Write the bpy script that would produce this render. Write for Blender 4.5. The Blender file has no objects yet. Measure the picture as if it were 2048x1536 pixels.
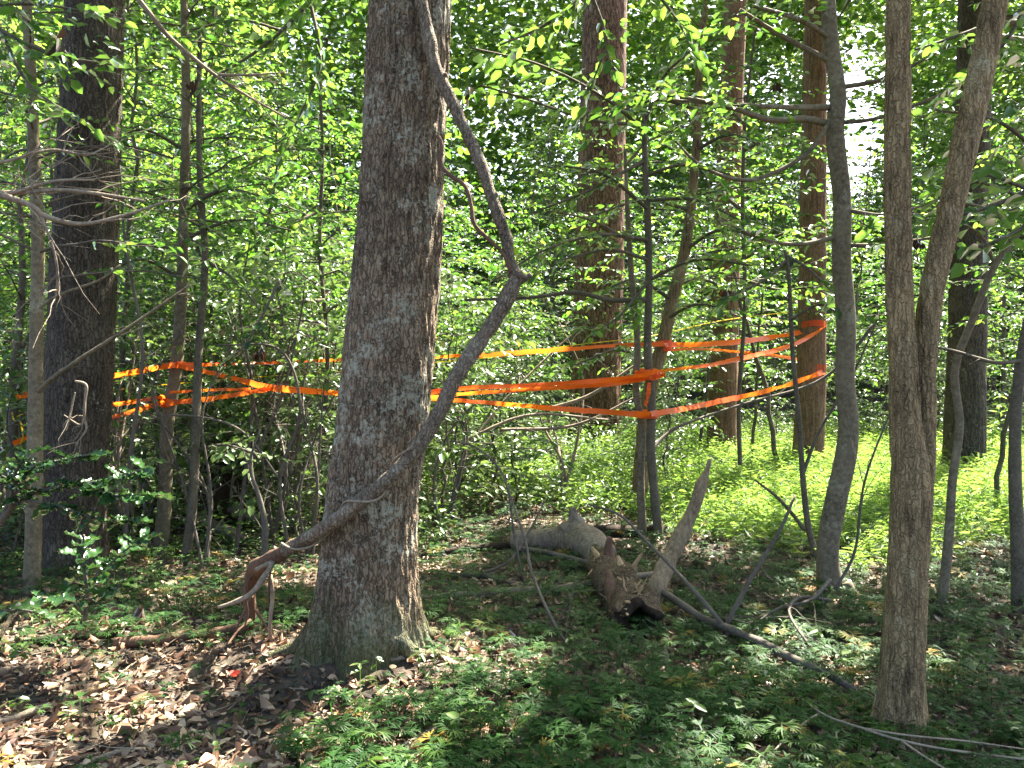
import bpy, math, random
import numpy as np
from mathutils import Vector

# ------------------------------------------------------------------ camera, sky, sun, exposure
scene = bpy.context.scene
COL = scene.collection
F = 1607.0                      # focal length in photo pixels (2048 wide)
CAM_Z = 1.6
PITCH = math.radians(1.0)
cam_d = bpy.data.cameras.new("camera")
cam = bpy.data.objects.new("camera", cam_d)
COL.objects.link(cam)
cam.location = (0, 0, CAM_Z)
cam.rotation_euler = (math.radians(90) - PITCH, 0, 0)
cam_d.sensor_width = 36.0
cam_d.lens = 36.0 * F / 2048.0
cam_d.clip_start = 0.05
cam_d.clip_end = 600
scene.camera = cam

SUN_AZ, SUN_EL = math.radians(40), math.radians(55)
world = bpy.data.worlds.new("World")
scene.world = world
world.use_nodes = True
wn = world.node_tree
sky = wn.nodes.new("ShaderNodeTexSky")
sky.sky_type = 'NISHITA'
sky.sun_disc = False
sky.sun_elevation = SUN_EL
sky.sun_rotation = SUN_AZ
sky.air_density = 0.8
sky.dust_density = 4.0
sky.ozone_density = 0.3
bg = wn.nodes["Background"]
bg.inputs["Strength"].default_value = 0.075
wn.links.new(sky.outputs[0], bg.inputs[0])

S = Vector((math.cos(SUN_EL) * math.sin(SUN_AZ), math.cos(SUN_EL) * math.cos(SUN_AZ), math.sin(SUN_EL)))
sl = bpy.data.lights.new("sun", 'SUN')
sl.energy = 5.0
sl.angle = math.radians(0.5)
sl.color = (1.0, 0.91, 0.76)
sun = bpy.data.objects.new("sun", sl)
COL.objects.link(sun)
sun.rotation_euler = (-S).to_track_quat('-Z', 'Y').to_euler()
sun.location = (20, 20, 40)

scene.view_settings.view_transform = 'Standard'
scene.view_settings.look = 'None'
scene.view_settings.exposure = 3.15
scene.view_settings.gamma = 1.0
scene.view_settings.use_curve_mapping = False
scene.render.engine = 'CYCLES'
scene.cycles.max_bounces = 8
scene.cycles.diffuse_bounces = 6
scene.cycles.glossy_bounces = 2
scene.cycles.transmission_bounces = 4
scene.cycles.transparent_max_bounces = 4
scene.cycles.caustics_reflective = False
scene.cycles.caustics_refractive = False
scene.cycles.sample_clamp_indirect = 6.0

rng = np.random.default_rng(11)
random.seed(11)
U = rng.uniform


# ------------------------------------------------------------------ projection helpers (photo pixel -> place)
def ray(px, py):
    u, v = (px - 1024.0) / F, (768.0 - py) / F
    c, s = math.cos(PITCH), math.sin(PITCH)
    return np.array([u, c + v * s, -s + v * c])


def P(px, py, d):
    r = ray(px, py)
    return np.array([0, 0, CAM_Z]) + r * (d / r[1])


# ------------------------------------------------------------------ noise
def _h(i, j, k):
    n = (i * 374761393 + j * 668265263 + k * 2147483647 + 1013904223) & 0xffffffff
    n = ((n ^ (n >> 13)) * 1274126177) & 0xffffffff
    n = ((n ^ (n >> 16)) * 2246822519) & 0xffffffff
    return ((n ^ (n >> 15)) & 0xffff) / 65535.0


def noise(x, y, z):
    x, y, z = np.broadcast_arrays(np.asarray(x, float), np.asarray(y, float), np.asarray(z, float))
    i, j, k = np.floor(x).astype(np.int64), np.floor(y).astype(np.int64), np.floor(z).astype(np.int64)
    fx, fy, fz = x - i, y - j, z - k
    fx, fy, fz = fx * fx * (3 - 2 * fx), fy * fy * (3 - 2 * fy), fz * fz * (3 - 2 * fz)
    r = 0
    for a in (0, 1):
        for b in (0, 1):
            for c in (0, 1):
                w = (fx if a else 1 - fx) * (fy if b else 1 - fy) * (fz if c else 1 - fz)
                r = r + w * _h(i + a, j + b, k + c)
    return r * 2 - 1


def fbm(x, y, z, o=3):
    r, a = 0, 1.0
    for q in range(o):
        r = r + a * noise(x * 2 ** q + 17 * q, y * 2 ** q, z * 2 ** q)
        a *= 0.5
    return r


def ground_h(x, y):
    x, y = np.asarray(x, float), np.asarray(y, float)
    h = 0.05 * fbm(x * 0.55, y * 0.55, 3.3, 3) + 0.018 * fbm(x * 2.7, y * 2.7, 9.1, 2)
    h = h * np.clip((26 - y) / 8, 0, 1)
    h = h + 0.10 * np.exp(-((x + 0.8) ** 2 + (y - 4.35) ** 2) / 0.35)
    h = h + 0.16 * np.clip(y - 28, 0, 90)
    return h


def G(px, py, lift=0.0):
    r = ray(px, py)
    lo, hi = 1.0, 60.0
    for _ in range(40):
        m = 0.5 * (lo + hi)
        p = np.array([0, 0, CAM_Z]) + r * (m / r[1])
        if p[2] > float(ground_h(p[0], p[1])):
            lo = m
        else:
            hi = m
    p = np.array([0, 0, CAM_Z]) + r * (lo / r[1])
    p[2] += lift
    return p


# ------------------------------------------------------------------ object helpers
def link(name, data, parent=None, loc=None):
    o = bpy.data.objects.new(name, data)
    COL.objects.link(o)
    if parent is not None:
        o.parent = parent
    if loc is not None:
        o.location = loc
    return o


def tag(o, label=None, cat=None, group=None, kind=None):
    for k, v in (("label", label), ("category", cat), ("group", group), ("kind", kind)):
        if v:
            o[k] = v
    return o


def thing(name, label, cat, loc, group=None):
    o = link(name, None, None, tuple(loc))
    o.empty_display_size = 0.1
    return tag(o, label, cat, group)


def mk_mesh(name, V, Q=None, T=None, tone=None, mat=None, smooth=True, mats=None, midx=None):
    V = np.asarray(V, np.float32).reshape(-1, 3)
    me = bpy.data.meshes.new(name)
    nq = 0 if Q is None else len(Q)
    nt = 0 if T is None else len(T)
    me.vertices.add(len(V))
    me.vertices.foreach_set("co", V.ravel())
    lp, ls = [], []
    if nq:
        lp.append(np.asarray(Q, np.int32).ravel())
        ls.append(np.arange(nq, dtype=np.int32) * 4)
    if nt:
        lp.append(np.asarray(T, np.int32).ravel())
        ls.append(nq * 4 + np.arange(nt, dtype=np.int32) * 3)
    lp, ls = np.concatenate(lp), np.concatenate(ls)
    me.loops.add(len(lp))
    me.loops.foreach_set("vertex_index", lp)
    me.polygons.add(nq + nt)
    me.polygons.foreach_set("loop_start", ls)
    if smooth:
        me.polygons.foreach_set("use_smooth", np.ones(nq + nt, bool))
    if midx is not None:
        me.polygons.foreach_set("material_index", np.asarray(midx, np.int32))
    me.update(calc_edges=True)
    if tone is not None:
        a = me.attributes.new("tone", 'FLOAT', 'POINT')
        a.data.foreach_set("value", np.asarray(tone, np.float32))
    for m in (mats or ([mat] if mat else [])):
        me.materials.append(m)
    return me


def lifted(c, r, k=0.55):
    c = c.copy()
    c[:, 2] = np.maximum(c[:, 2], ground_h(c[:, 0], c[:, 1]) + 0.012 + r * k)
    return c


class MB:
    """collects vertices and quads of one mesh object"""
    def __init__(s):
        s.V, s.Q, s.T, s.tone, s.n = [], [], [], [], 0

    def add(s, V, Q=None, T=None, tone=0.5):
        V = np.asarray(V, float).reshape(-1, 3)
        s.V.append(V)
        if Q is not None and len(Q):
            s.Q.append(np.asarray(Q, np.int64) + s.n)
        if T is not None and len(T):
            s.T.append(np.asarray(T, np.int64) + s.n)
        s.tone.append(np.broadcast_to(np.asarray(tone, float), (len(V),)))
        s.n += len(V)

    def mesh(s, name, mat, loc=(0, 0, 0), smooth=True):
        V = np.concatenate(s.V) - np.asarray(loc, float)
        return mk_mesh(name, V, np.concatenate(s.Q) if s.Q else None, np.concatenate(s.T) if s.T else None,
                       np.concatenate(s.tone), mat, smooth)


def spline(pts, n):
    """Catmull-Rom through the rows of pts (any width), n samples"""
    p = np.asarray(pts, float)
    if len(p) == 2:
        t = np.linspace(0, 1, n)[:, None]
        return p[0] * (1 - t) + p[1] * t
    seg = np.linalg.norm(np.diff(p[:, :3], axis=0), axis=1)
    u = np.concatenate([[0], np.cumsum(seg)])
    e = np.vstack([2 * p[0] - p[1], p, 2 * p[-1] - p[-2]])
    out = []
    for s in np.linspace(0, u[-1], n):
        i = min(np.searchsorted(u, s, side='right') - 1, len(p) - 2)
        i = max(i, 0)
        t = (s - u[i]) / max(seg[i], 1e-9)
        a, b, c, d = e[i], e[i + 1], e[i + 2], e[i + 3]
        out.append(0.5 * (2 * b + (c - a) * t + (2 * a - 5 * b + 4 * c - d) * t * t + (3 * b - a - 3 * c + d) * t ** 3))
    return np.array(out)


def frames(c):
    t = np.gradient(c, axis=0)
    t /= np.linalg.norm(t, axis=1)[:, None] + 1e-12
    ref = np.array([1.0, 0, 0]) if abs(t[0][0]) < 0.8 else np.array([0, 1.0, 0])
    N = []
    n = ref
    for i in range(len(c)):
        n = n - t[i] * np.dot(n, t[i])
        n /= np.linalg.norm(n) + 1e-12
        N.append(n)
    N = np.array(N)
    return t, N, np.cross(t, N)


def tube(c, r, sides=6, cap=True, amp=0.0, freq=8.0, radial=None):
    """closed tube round centre line c with radii r; radial(theta, i) multiplies"""
    c = np.asarray(c, float)
    n = len(c)
    r = np.broadcast_to(np.asarray(r, float), (n,))
    t, N, B = frames(c)
    th = np.linspace(0, 2 * math.pi, sides, endpoint=False)
    ct, st = np.cos(th), np.sin(th)
    d = N[:, None, :] * ct[None, :, None] + B[:, None, :] * st[None, :, None]
    rr = np.repeat(r[:, None], sides, 1)
    if amp:
        q = c[:, None, :] + d * r[:, None, None]
        rr = rr * (1 + amp * fbm(q[..., 0] * freq, q[..., 1] * freq, q[..., 2] * freq, 2))
    if radial is not None:
        rr = rr + radial(d, c, rr)
    V = (c[:, None, :] + d * rr[..., None]).reshape(-1, 3)
    i, j = np.meshgrid(np.arange(n - 1), np.arange(sides), indexing='ij')
    j2 = (j + 1) % sides
    Q = np.stack([i * sides + j, i * sides + j2, (i + 1) * sides + j2, (i + 1) * sides + j], -1).reshape(-1, 4)
    T = None
    if cap:
        V = np.vstack([V, c[0], c[-1]])
        k = np.arange(sides)
        k2 = (k + 1) % sides
        T = np.vstack([np.stack([np.full(sides, n * sides), k2, k], -1),
                       np.stack([np.full(sides, n * sides + 1), (n - 1) * sides + k, (n - 1) * sides + k2], -1)])
    return V, Q, T


# ------------------------------------------------------------------ materials
def new_mat(name):
    m = bpy.data.materials.new(name)
    m.use_nodes = True
    nt = m.node_tree
    nt.nodes.clear()
    return m, nt, nt.nodes.new("ShaderNodeOutputMaterial")


def ramp(nt, fac, stops, interp='LINEAR'):
    n = nt.nodes.new("ShaderNodeValToRGB")
    n.color_ramp.interpolation = interp
    el = n.color_ramp.elements
    while len(el) < len(stops):
        el.new(0.5)
    for e, (p, c) in zip(el, stops):
        e.position = p
        e.color = (*c, 1) if len(c) == 3 else c
    nt.links.new(fac, n.inputs[0])
    return n.outputs[0]


def noise_node(nt, vec, scale, detail=4, rough=0.55, lac=2.0, dist=0.0):
    n = nt.nodes.new("ShaderNodeTexNoise")
    n.inputs["Scale"].default_value = scale
    n.inputs["Detail"].default_value = detail
    n.inputs["Roughness"].default_value = rough
    n.inputs["Lacunarity"].default_value = lac
    n.inputs["Distortion"].default_value = dist
    if vec is not None:
        nt.links.new(vec, n.inputs["Vector"])
    return n.outputs[0]


def mapping(nt, vec, scale):
    n = nt.nodes.new("ShaderNodeMapping")
    n.inputs["Scale"].default_value = scale
    nt.links.new(vec, n.inputs[0])
    return n.outputs[0]


def mixc(nt, fac, a, b, mode='MIX'):
    n = nt.nodes.new("ShaderNodeMix")
    n.data_type = 'RGBA'
    n.blend_type = mode
    for s, v in ((n.inputs[0], fac), (n.inputs[6], a), (n.inputs[7], b)):
        if isinstance(v, (int, float)):
            s.default_value = v
        elif isinstance(v, tuple):
            s.default_value = (*v, 1)
        else:
            nt.links.new(v, s)
    return n.outputs[2]


def maprange(nt, v, a, b, c=0.0, d=1.0):
    n = nt.nodes.new("ShaderNodeMapRange")
    n.inputs[1].default_value, n.inputs[2].default_value = a, b
    n.inputs[3].default_value, n.inputs[4].default_value = c, d
    nt.links.new(v, n.inputs[0])
    return n.outputs[0]


def math_node(nt, op, a, b):
    n = nt.nodes.new("ShaderNodeMath")
    n.operation = op
    for s, v in zip(n.inputs, (a, b)):
        if isinstance(v, (int, float)):
            s.default_value = v
        else:
            nt.links.new(v, s)
    return n.outputs[0]


def bark_mat(name, dark, light, lichen=0.0, moss=0.0, sc=1.0, stretch=0.14, bump=0.6, lichen_col=(0.33, 0.34, 0.27), rings=0.0,
             moss_h=0.5, crack=0.0, fleck=0.0):
    m, nt, out = new_mat(name)
    tc = nt.nodes.new("ShaderNodeTexCoord").outputs["Object"]
    furrow = noise_node(nt, mapping(nt, tc, (1, 1, stretch)), 46 * sc, 5, 0.6, dist=0.4)
    fine = noise_node(nt, mapping(nt, tc, (1, 1, 0.45)), 150 * sc, 3, 0.6)
    broad = noise_node(nt, tc, 3.2 * sc, 3, 0.6)
    col = ramp(nt, furrow, [(0.33, dark), (0.5, tuple(0.5 * (a + b) for a, b in zip(dark, light))), (0.66, light)])
    col = mixc(nt, maprange(nt, fine, 0.35, 0.7, 0.0, 0.55), col, tuple(0.55 * v for v in dark))
    col = mixc(nt, maprange(nt, broad, 0.35, 0.7, 0.0, 0.45), col, tuple(1.25 * v for v in light))
    if crack:
        vo = nt.nodes.new("ShaderNodeTexVoronoi")
        vo.feature = 'DISTANCE_TO_EDGE'
        vo.inputs["Scale"].default_value = 44 * sc
        wv = nt.nodes.new("ShaderNodeVectorMath")
        wv.operation = 'ADD'
        nn = nt.nodes.new("ShaderNodeTexNoise")
        nn.inputs["Scale"].default_value = 30
        nt.links.new(tc, nn.inputs["Vector"])
        sc_ = nt.nodes.new("ShaderNodeVectorMath")
        sc_.operation = 'SCALE'
        sc_.inputs["Scale"].default_value = 0.035
        nt.links.new(nn.outputs["Color"], sc_.inputs[0])
        nt.links.new(mapping(nt, tc, (1, 1, 0.24)), wv.inputs[0])
        nt.links.new(sc_.outputs[0], wv.inputs[1])
        nt.links.new(wv.outputs[0], vo.inputs["Vector"])
        edge = vo.outputs["Distance"]
        col = mixc(nt, maprange(nt, edge, 0.02, 0.16, crack, 0.0), col, tuple(0.3 * v for v in dark))
    if fleck:
        fl = noise_node(nt, mapping(nt, tc, (1, 1, 0.6)), 105, 4, 0.7)
        fb = noise_node(nt, tc, 7, 3, 0.6)
        fs = math_node(nt, 'ADD', math_node(nt, 'MULTIPLY', fl, 0.75), math_node(nt, 'MULTIPLY', fb, 0.35))
        col = mixc(nt, maprange(nt, fs, 0.60, 0.68, 0.0, fleck), col, lichen_col)
    if rings:
        rn = noise_node(nt, mapping(nt, tc, (0.5, 0.5, 9)), 4 * sc, 3, 0.6)
        col = mixc(nt, maprange(nt, rn, 0.5, 0.62, 0.0, rings), col, lichen_col)
    if lichen:
        n1 = noise_node(nt, tc, 4.3, 2, 0.5)
        n2 = noise_node(nt, tc, 38, 5, 0.75)
        s = math_node(nt, 'ADD', math_node(nt, 'MULTIPLY', n1, 0.55), math_node(nt, 'MULTIPLY', n2, 0.6))
        s = math_node(nt, 'ADD', s, math_node(nt, 'MULTIPLY', furrow, 0.15))
        col = mixc(nt, maprange(nt, s, 0.79 - 0.1 * lichen, 0.84 - 0.1 * lichen, 0.0, 0.75), col, lichen_col)
    if moss:
        sep = nt.nodes.new("ShaderNodeSeparateXYZ")
        nt.links.new(tc, sep.inputs[0])
        n3 = noise_node(nt, tc, 9, 4, 0.7)
        s = math_node(nt, 'SUBTRACT', math_node(nt, 'ADD', n3, 0.1), math_node(nt, 'MULTIPLY', sep.outputs[2], 0.9 / moss_h))
        col = mixc(nt, maprange(nt, s, 0.2, 0.55, 0.0, moss), col, (0.045, 0.06, 0.018))
    b = nt.nodes.new("ShaderNodeBsdfPrincipled")
    b.inputs["Roughness"].default_value = 0.85
    b.inputs["Specular IOR Level"].default_value = 0.25
    nt.links.new(col, b.inputs["Base Color"])
    bp = nt.nodes.new("ShaderNodeBump")
    bp.inputs["Strength"].default_value = bump
    bp.inputs["Distance"].default_value = 0.012
    hgt = math_node(nt, 'ADD', furrow, math_node(nt, 'MULTIPLY', fine, 0.35))
    if crack:
        hgt = math_node(nt, 'ADD', hgt, maprange(nt, edge, 0.0, 0.2, 0.0, 0.6))
    nt.links.new(hgt, bp.inputs["Height"])
    nt.links.new(bp.outputs[0], b.inputs["Normal"])
    nt.links.new(b.outputs[0], out.inputs[0])
    return m


def leaf_mat(name, stops, tstops, trans=0.45, gloss=1.0, rough=0.34):
    """thin leaf: reflecting + light-passing + waxy"""
    m, nt, out = new_mat(name)
    at = nt.nodes.new("ShaderNodeAttribute")
    at.attribute_name = "tone"
    tc = nt.nodes.new("ShaderNodeTexCoord").outputs["Object"]
    v = math_node(nt, 'ADD', at.outputs["Fac"], maprange(nt, noise_node(nt, tc, 1.1, 2), 0.3, 0.7, -0.22, 0.22))
    c1 = ramp(nt, v, stops)
    c2 = ramp(nt, v, tstops)
    dif = nt.nodes.new("ShaderNodeBsdfDiffuse")
    tra = nt.nodes.new("ShaderNodeBsdfTranslucent")
    nt.links.new(c1, dif.inputs[0])
    nt.links.new(c2, tra.inputs[0])
    mx = nt.nodes.new("ShaderNodeMixShader")
    mx.inputs[0].default_value = trans
    nt.links.new(dif.outputs[0], mx.inputs[1])
    nt.links.new(tra.outputs[0], mx.inputs[2])
    gl = nt.nodes.new("ShaderNodeBsdfGlossy")
    gl.inputs["Roughness"].default_value = rough
    gl.inputs[0].default_value = (0.9, 0.95, 1.0, 1)
    fr = nt.nodes.new("ShaderNodeFresnel")
    fr.inputs[0].default_value = 1.42
    fac = math_node(nt, 'MULTIPLY', fr.outputs[0], gloss * 0.5)
    mx2 = nt.nodes.new("ShaderNodeMixShader")
    nt.links.new(fac, mx2.inputs[0])
    nt.links.new(mx.outputs[0], mx2.inputs[1])
    nt.links.new(gl.outputs[0], mx2.inputs[2])
    nt.links.new(mx2.outputs[0], out.inputs[0])
    return m


M = {}
M['oak'] = bark_mat('oak_bark', (0.048, 0.034, 0.023), (0.31, 0.225, 0.148), lichen=1.0, moss=0.7, sc=1.0, stretch=0.2, moss_h=0.75, crack=0.7, fleck=0.6, bump=0.9, lichen_col=(0.36, 0.36, 0.285))
M['dark_oak'] = bark_mat('dark_oak_bark', (0.028, 0.022, 0.017), (0.135, 0.110, 0.085), lichen=0.15, moss=0.3, sc=0.95, stretch=0.2, crack=0.7, fleck=0.2, bump=0.9)
M['cedar'] = bark_mat('cedar_bark', (0.075, 0.040, 0.025), (0.36, 0.215, 0.135), sc=1.0, stretch=0.07, crack=0.5, fleck=0.25, bump=0.9)
M['pine'] = bark_mat('pine_bark', (0.065, 0.034, 0.022), (0.30, 0.165, 0.105), sc=0.45, stretch=0.4, lichen=0.1, crack=0.8, fleck=0.2)
M['twin'] = bark_mat('tan_bark', (0.050, 0.033, 0.017), (0.43, 0.315, 0.165), sc=1.35, stretch=0.12, moss=0.2, bump=1.0, crack=0.3, fleck=0.35, lichen=0.4, lichen_col=(0.38, 0.34, 0.22))
M['smooth'] = bark_mat('smooth_grey_bark', (0.060, 0.049, 0.032), (0.215, 0.178, 0.118), sc=0.7, stretch=1.0, lichen=0.75, rings=0.12, bump=0.3, fleck=0.25,
                       lichen_col=(0.25, 0.24, 0.17))
M['sapling'] = bark_mat('sapling_bark', (0.042, 0.036, 0.025), (0.155, 0.135, 0.098), sc=1.4, stretch=0.8, lichen=0.15, bump=0.3)
M['twig'] = bark_mat('twig_bark', (0.050, 0.042, 0.034), (0.150, 0.130, 0.108), sc=2.0, stretch=0.6, bump=0.2)
M['vine'] = bark_mat('vine_bark', (0.062, 0.047, 0.034), (0.32, 0.255, 0.19), sc=1.3, stretch=0.6, crack=0.4, bump=1.0, fleck=0.35, lichen=0.6, lichen_col=(0.35, 0.34, 0.28))
M['vine_red'] = bark_mat('vine_root_bark', (0.055, 0.033, 0.022), (0.18, 0.105, 0.07), sc=1.6, stretch=0.2)
M['pole'] = bark_mat('barkless_pole_wood', (0.10, 0.070, 0.045), (0.34, 0.26, 0.165), sc=1.2, stretch=0.3, fleck=0.3, bump=0.7, lichen=0.4, lichen_col=(0.2, 0.2, 0.1))
M['dead'] = bark_mat('dead_branch_wood', (0.10, 0.082, 0.062), (0.32, 0.265, 0.20), sc=1.6, stretch=0.5, bump=0.3)
M['log'] = bark_mat('rotting_log_wood', (0.075, 0.058, 0.042), (0.28, 0.235, 0.18), sc=0.8, stretch=0.5, lichen=0.25, moss=0.15, bump=0.9)
M['log_brown'] = bark_mat('crumbling_brown_wood', (0.022, 0.015, 0.010), (0.20, 0.145, 0.092), sc=1.5, stretch=0.9, crack=0.4, fleck=0.35, bump=1.0, lichen=0.5, lichen_col=(0.25, 0.22, 0.11))
M['rot'] = bark_mat('dark_rotten_wood', (0.006, 0.005, 0.004), (0.045, 0.030, 0.018), sc=0.8, stretch=0.6, bump=1.0)
M['heart'] = bark_mat('pale_split_wood', (0.16, 0.10, 0.05), (0.45, 0.33, 0.19), sc=1.0, stretch=0.1, bump=0.8)

GREEN = [(0.0, (0.020, 0.055, 0.014)), (0.5, (0.040, 0.098, 0.022)), (1.0, (0.078, 0.150, 0.030))]
GREEN_T = [(0.0, (0.06, 0.18, 0.02)), (0.5, (0.14, 0.36, 0.03)), (1.0, (0.34, 0.54, 0.06))]
M['leaf'] = leaf_mat('thicket_leaf', GREEN, GREEN_T, 0.5)
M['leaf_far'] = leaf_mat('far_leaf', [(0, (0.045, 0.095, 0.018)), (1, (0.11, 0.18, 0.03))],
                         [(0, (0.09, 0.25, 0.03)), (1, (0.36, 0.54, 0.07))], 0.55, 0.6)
M['leaf_big'] = leaf_mat('broad_leaf', [(0, (0.03, 0.08, 0.018)), (1, (0.075, 0.15, 0.028))],
                         [(0, (0.09, 0.24, 0.03)), (1, (0.22, 0.42, 0.05))], 0.5)
M['holly'] = leaf_mat('holly_leaf', [(0, (0.014, 0.045, 0.016)), (1, (0.035, 0.085, 0.024))],
                      [(0, (0.05, 0.15, 0.025)), (1, (0.10, 0.25, 0.03))], 0.25, 1.3, 0.22)
M['moss'] = leaf_mat('clubmoss_frond', [(0, (0.016, 0.052, 0.012)), (0.55, (0.034, 0.092, 0.020)), (0.86, (0.065, 0.125, 0.022)), (0.93, (0.20, 0.15, 0.03)), (1.0, (0.28, 0.19, 0.04))],
                     [(0, (0.04, 0.14, 0.03)), (0.86, (0.12, 0.28, 0.04)), (0.95, (0.3, 0.24, 0.04)), (1, (0.34, 0.24, 0.05))], 0.4, 0.35, 0.45)
M['grass'] = leaf_mat('stiltgrass_blade', [(0, (0.05, 0.110, 0.022)), (1, (0.125, 0.205, 0.045))],
                      [(0, (0.17, 0.36, 0.05)), (1, (0.40, 0.57, 0.10))], 0.5, 0.6, 0.45)
M['herb'] = leaf_mat('undergrowth_leaf', [(0, (0.035, 0.085, 0.02)), (1, (0.10, 0.165, 0.035))],
                     [(0, (0.1, 0.24, 0.03)), (1, (0.26, 0.44, 0.06))], 0.45, 1.4, 0.36)
M['litter'] = leaf_mat('dry_fallen_leaf', [(0.0, (0.030, 0.018, 0.012)), (0.3, (0.11, 0.058, 0.038)), (0.55, (0.22, 0.130, 0.080)), (0.8, (0.38, 0.26, 0.175)), (1.0, (0.52, 0.39, 0.26))],
                       [(0, (0.03, 0.015, 0.01)), (1, (0.28, 0.15, 0.07))], 0.15, 0.7, 0.45)
M['brown_leaf'] = leaf_mat('dead_hanging_leaf', [(0, (0.03, 0.018, 0.012)), (1, (0.10, 0.06, 0.036))],
                           [(0, (0.06, 0.03, 0.02)), (1, (0.14, 0.07, 0.035))], 0.2, 0.5, 0.5)
M['red_leaf'] = leaf_mat('red_fallen_leaf', [(0, (0.45, 0.05, 0.03)), (1, (0.55, 0.07, 0.04))],
                         [(0, (0.5, 0.05, 0.03)), (1, (0.5, 0.06, 0.03))], 0.3, 0.6, 0.4)


def tape_mat(name, c, t):
    m, nt, out = new_mat(name)
    p = nt.nodes.new("ShaderNodeBsdfPrincipled")
    p.inputs["Base Color"].default_value = (*c, 1)
    p.inputs["Roughness"].default_value = 0.35
    tr = nt.nodes.new("ShaderNodeBsdfTranslucent")
    tr.inputs[0].default_value = (*t, 1)
    mx = nt.nodes.new("ShaderNodeMixShader")
    mx.inputs[0].default_value = 0.55
    tc = nt.nodes.new("ShaderNodeTexCoord").outputs["Object"]
    bp = nt.nodes.new("ShaderNodeBump")
    bp.inputs["Strength"].default_value = 0.5
    bp.inputs["Distance"].default_value = 0.01
    nt.links.new(noise_node(nt, mapping(nt, tc, (1, 1, 2)), 14, 3), bp.inputs["Height"])
    nt.links.new(bp.outputs[0], p.inputs["Normal"])
    nt.links.new(p.outputs[0], mx.inputs[1])
    nt.links.new(tr.outputs[0], mx.inputs[2])
    nt.links.new(mx.outputs[0], out.inputs[0])
    return m


M['tape'] = tape_mat('orange_tape_plastic', (0.95, 0.13, 0.015), (0.98, 0.21, 0.018))
M['string'] = tape_mat('yellow_string_plastic', (0.75, 0.60, 0.03), (0.8, 0.65, 0.05))


def soil_mat():
    m, nt, out = new_mat('forest_soil')
    tc = nt.nodes.new("ShaderNodeTexCoord").outputs["Object"]
    a = noise_node(nt, tc, 22, 6, 0.7)
    b = noise_node(nt, tc, 2.0, 3)
    col = ramp(nt, a, [(0.3, (0.018, 0.013, 0.010)), (0.5, (0.06, 0.042, 0.030)), (0.7, (0.13, 0.092, 0.066))])
    col = mixc(nt, maprange(nt, b, 0.45, 0.65, 0, 0.5), col, (0.035, 0.045, 0.018))
    p = nt.nodes.new("ShaderNodeBsdfPrincipled")
    p.inputs["Roughness"].default_value = 0.95
    nt.links.new(col, p.inputs["Base Color"])
    bp = nt.nodes.new("ShaderNodeBump")
    bp.inputs["Strength"].default_value = 0.8
    bp.inputs["Distance"].default_value = 0.03
    nt.links.new(a, bp.inputs["Height"])
    nt.links.new(bp.outputs[0], p.inputs["Normal"])
    nt.links.new(p.outputs[0], out.inputs[0])
    return m


M['soil'] = soil_mat()

# ------------------------------------------------------------------ leaves as geometry
LEAF = np.array([[0, 0, 0], [0.30, 0.46, 0.10], [0.70, 0.40, 0.06], [1.0, 0, -0.10], [0.70, -0.40, 0.06], [0.30, -0.46, 0.10]])
LEAF_Q = np.array([[0, 3, 2, 1], [0, 5, 4, 3]])
LANCE = np.array([[0, 0, 0], [0.35, 0.5, 0.05], [0.72, 0.34, -0.06], [1.0, 0, -0.22], [0.72, -0.34, -0.06], [0.35, -0.5, 0.05]])


def unit(v):
    return v / (np.linalg.norm(v, axis=-1, keepdims=True) + 1e-12)


def leaves_geom(pos, d, nrm, L, W, template=LEAF, curl=None):
    """pos, d (axis), nrm: (n,3); L, W: (n,). 6 vertices, 2 quads a leaf"""
    d = unit(d)
    nrm = unit(nrm - d * np.sum(nrm * d, 1, keepdims=True))
    s = np.cross(nrm, d)
    t = template
    z = t[None, :, 2] * L[:, None] * (1.0 if curl is None else curl[:, None])
    V = pos[:, None, :] + d[:, None, :] * (t[None, :, 0:1] * L[:, None, None]) + s[:, None, :] * (t[None, :, 1:2] * W[:, None, None]) \
        + nrm[:, None, :] * z[..., None]
    n = len(pos)
    Q = (LEAF_Q[None] + (np.arange(n) * 6)[:, None, None]).reshape(-1, 4)
    return V.reshape(-1, 3), Q


class Foliage:
    """collects leaves and twigs of one plant"""
    def __init__(s):
        s.p, s.d, s.n, s.L, s.W, s.t = [], [], [], [], [], []
        s.tw = MB()

    def leaves(s, p, d, n, L, W, t):
        s.p.append(p); s.d.append(d); s.n.append(n); s.L.append(L); s.W.append(W); s.t.append(t)

    def twig(s, c, r0, r1, sides=4, amp=0.0):
        V, Q, T = tube(c, np.linspace(r0, r1, len(c)), sides, cap=False)
        s.tw.add(V, Q, T)

    def mesh(s, name, mat, loc=(0, 0, 0), keep=None, template=LEAF):
        p, d, n = np.concatenate(s.p), np.concatenate(s.d), np.concatenate(s.n)
        L, W, t = np.concatenate(s.L), np.concatenate(s.W), np.concatenate(s.t)
        if keep is not None:
            k = keep(p)
            p, d, n, L, W, t = p[k], d[k], n[k], L[k], W[k], t[k]
        V, Q = leaves_geom(p - np.asarray(loc), d, n, L, W, template)
        return mk_mesh(name, V, Q, None, np.repeat(t, 6), mat, False)


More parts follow.
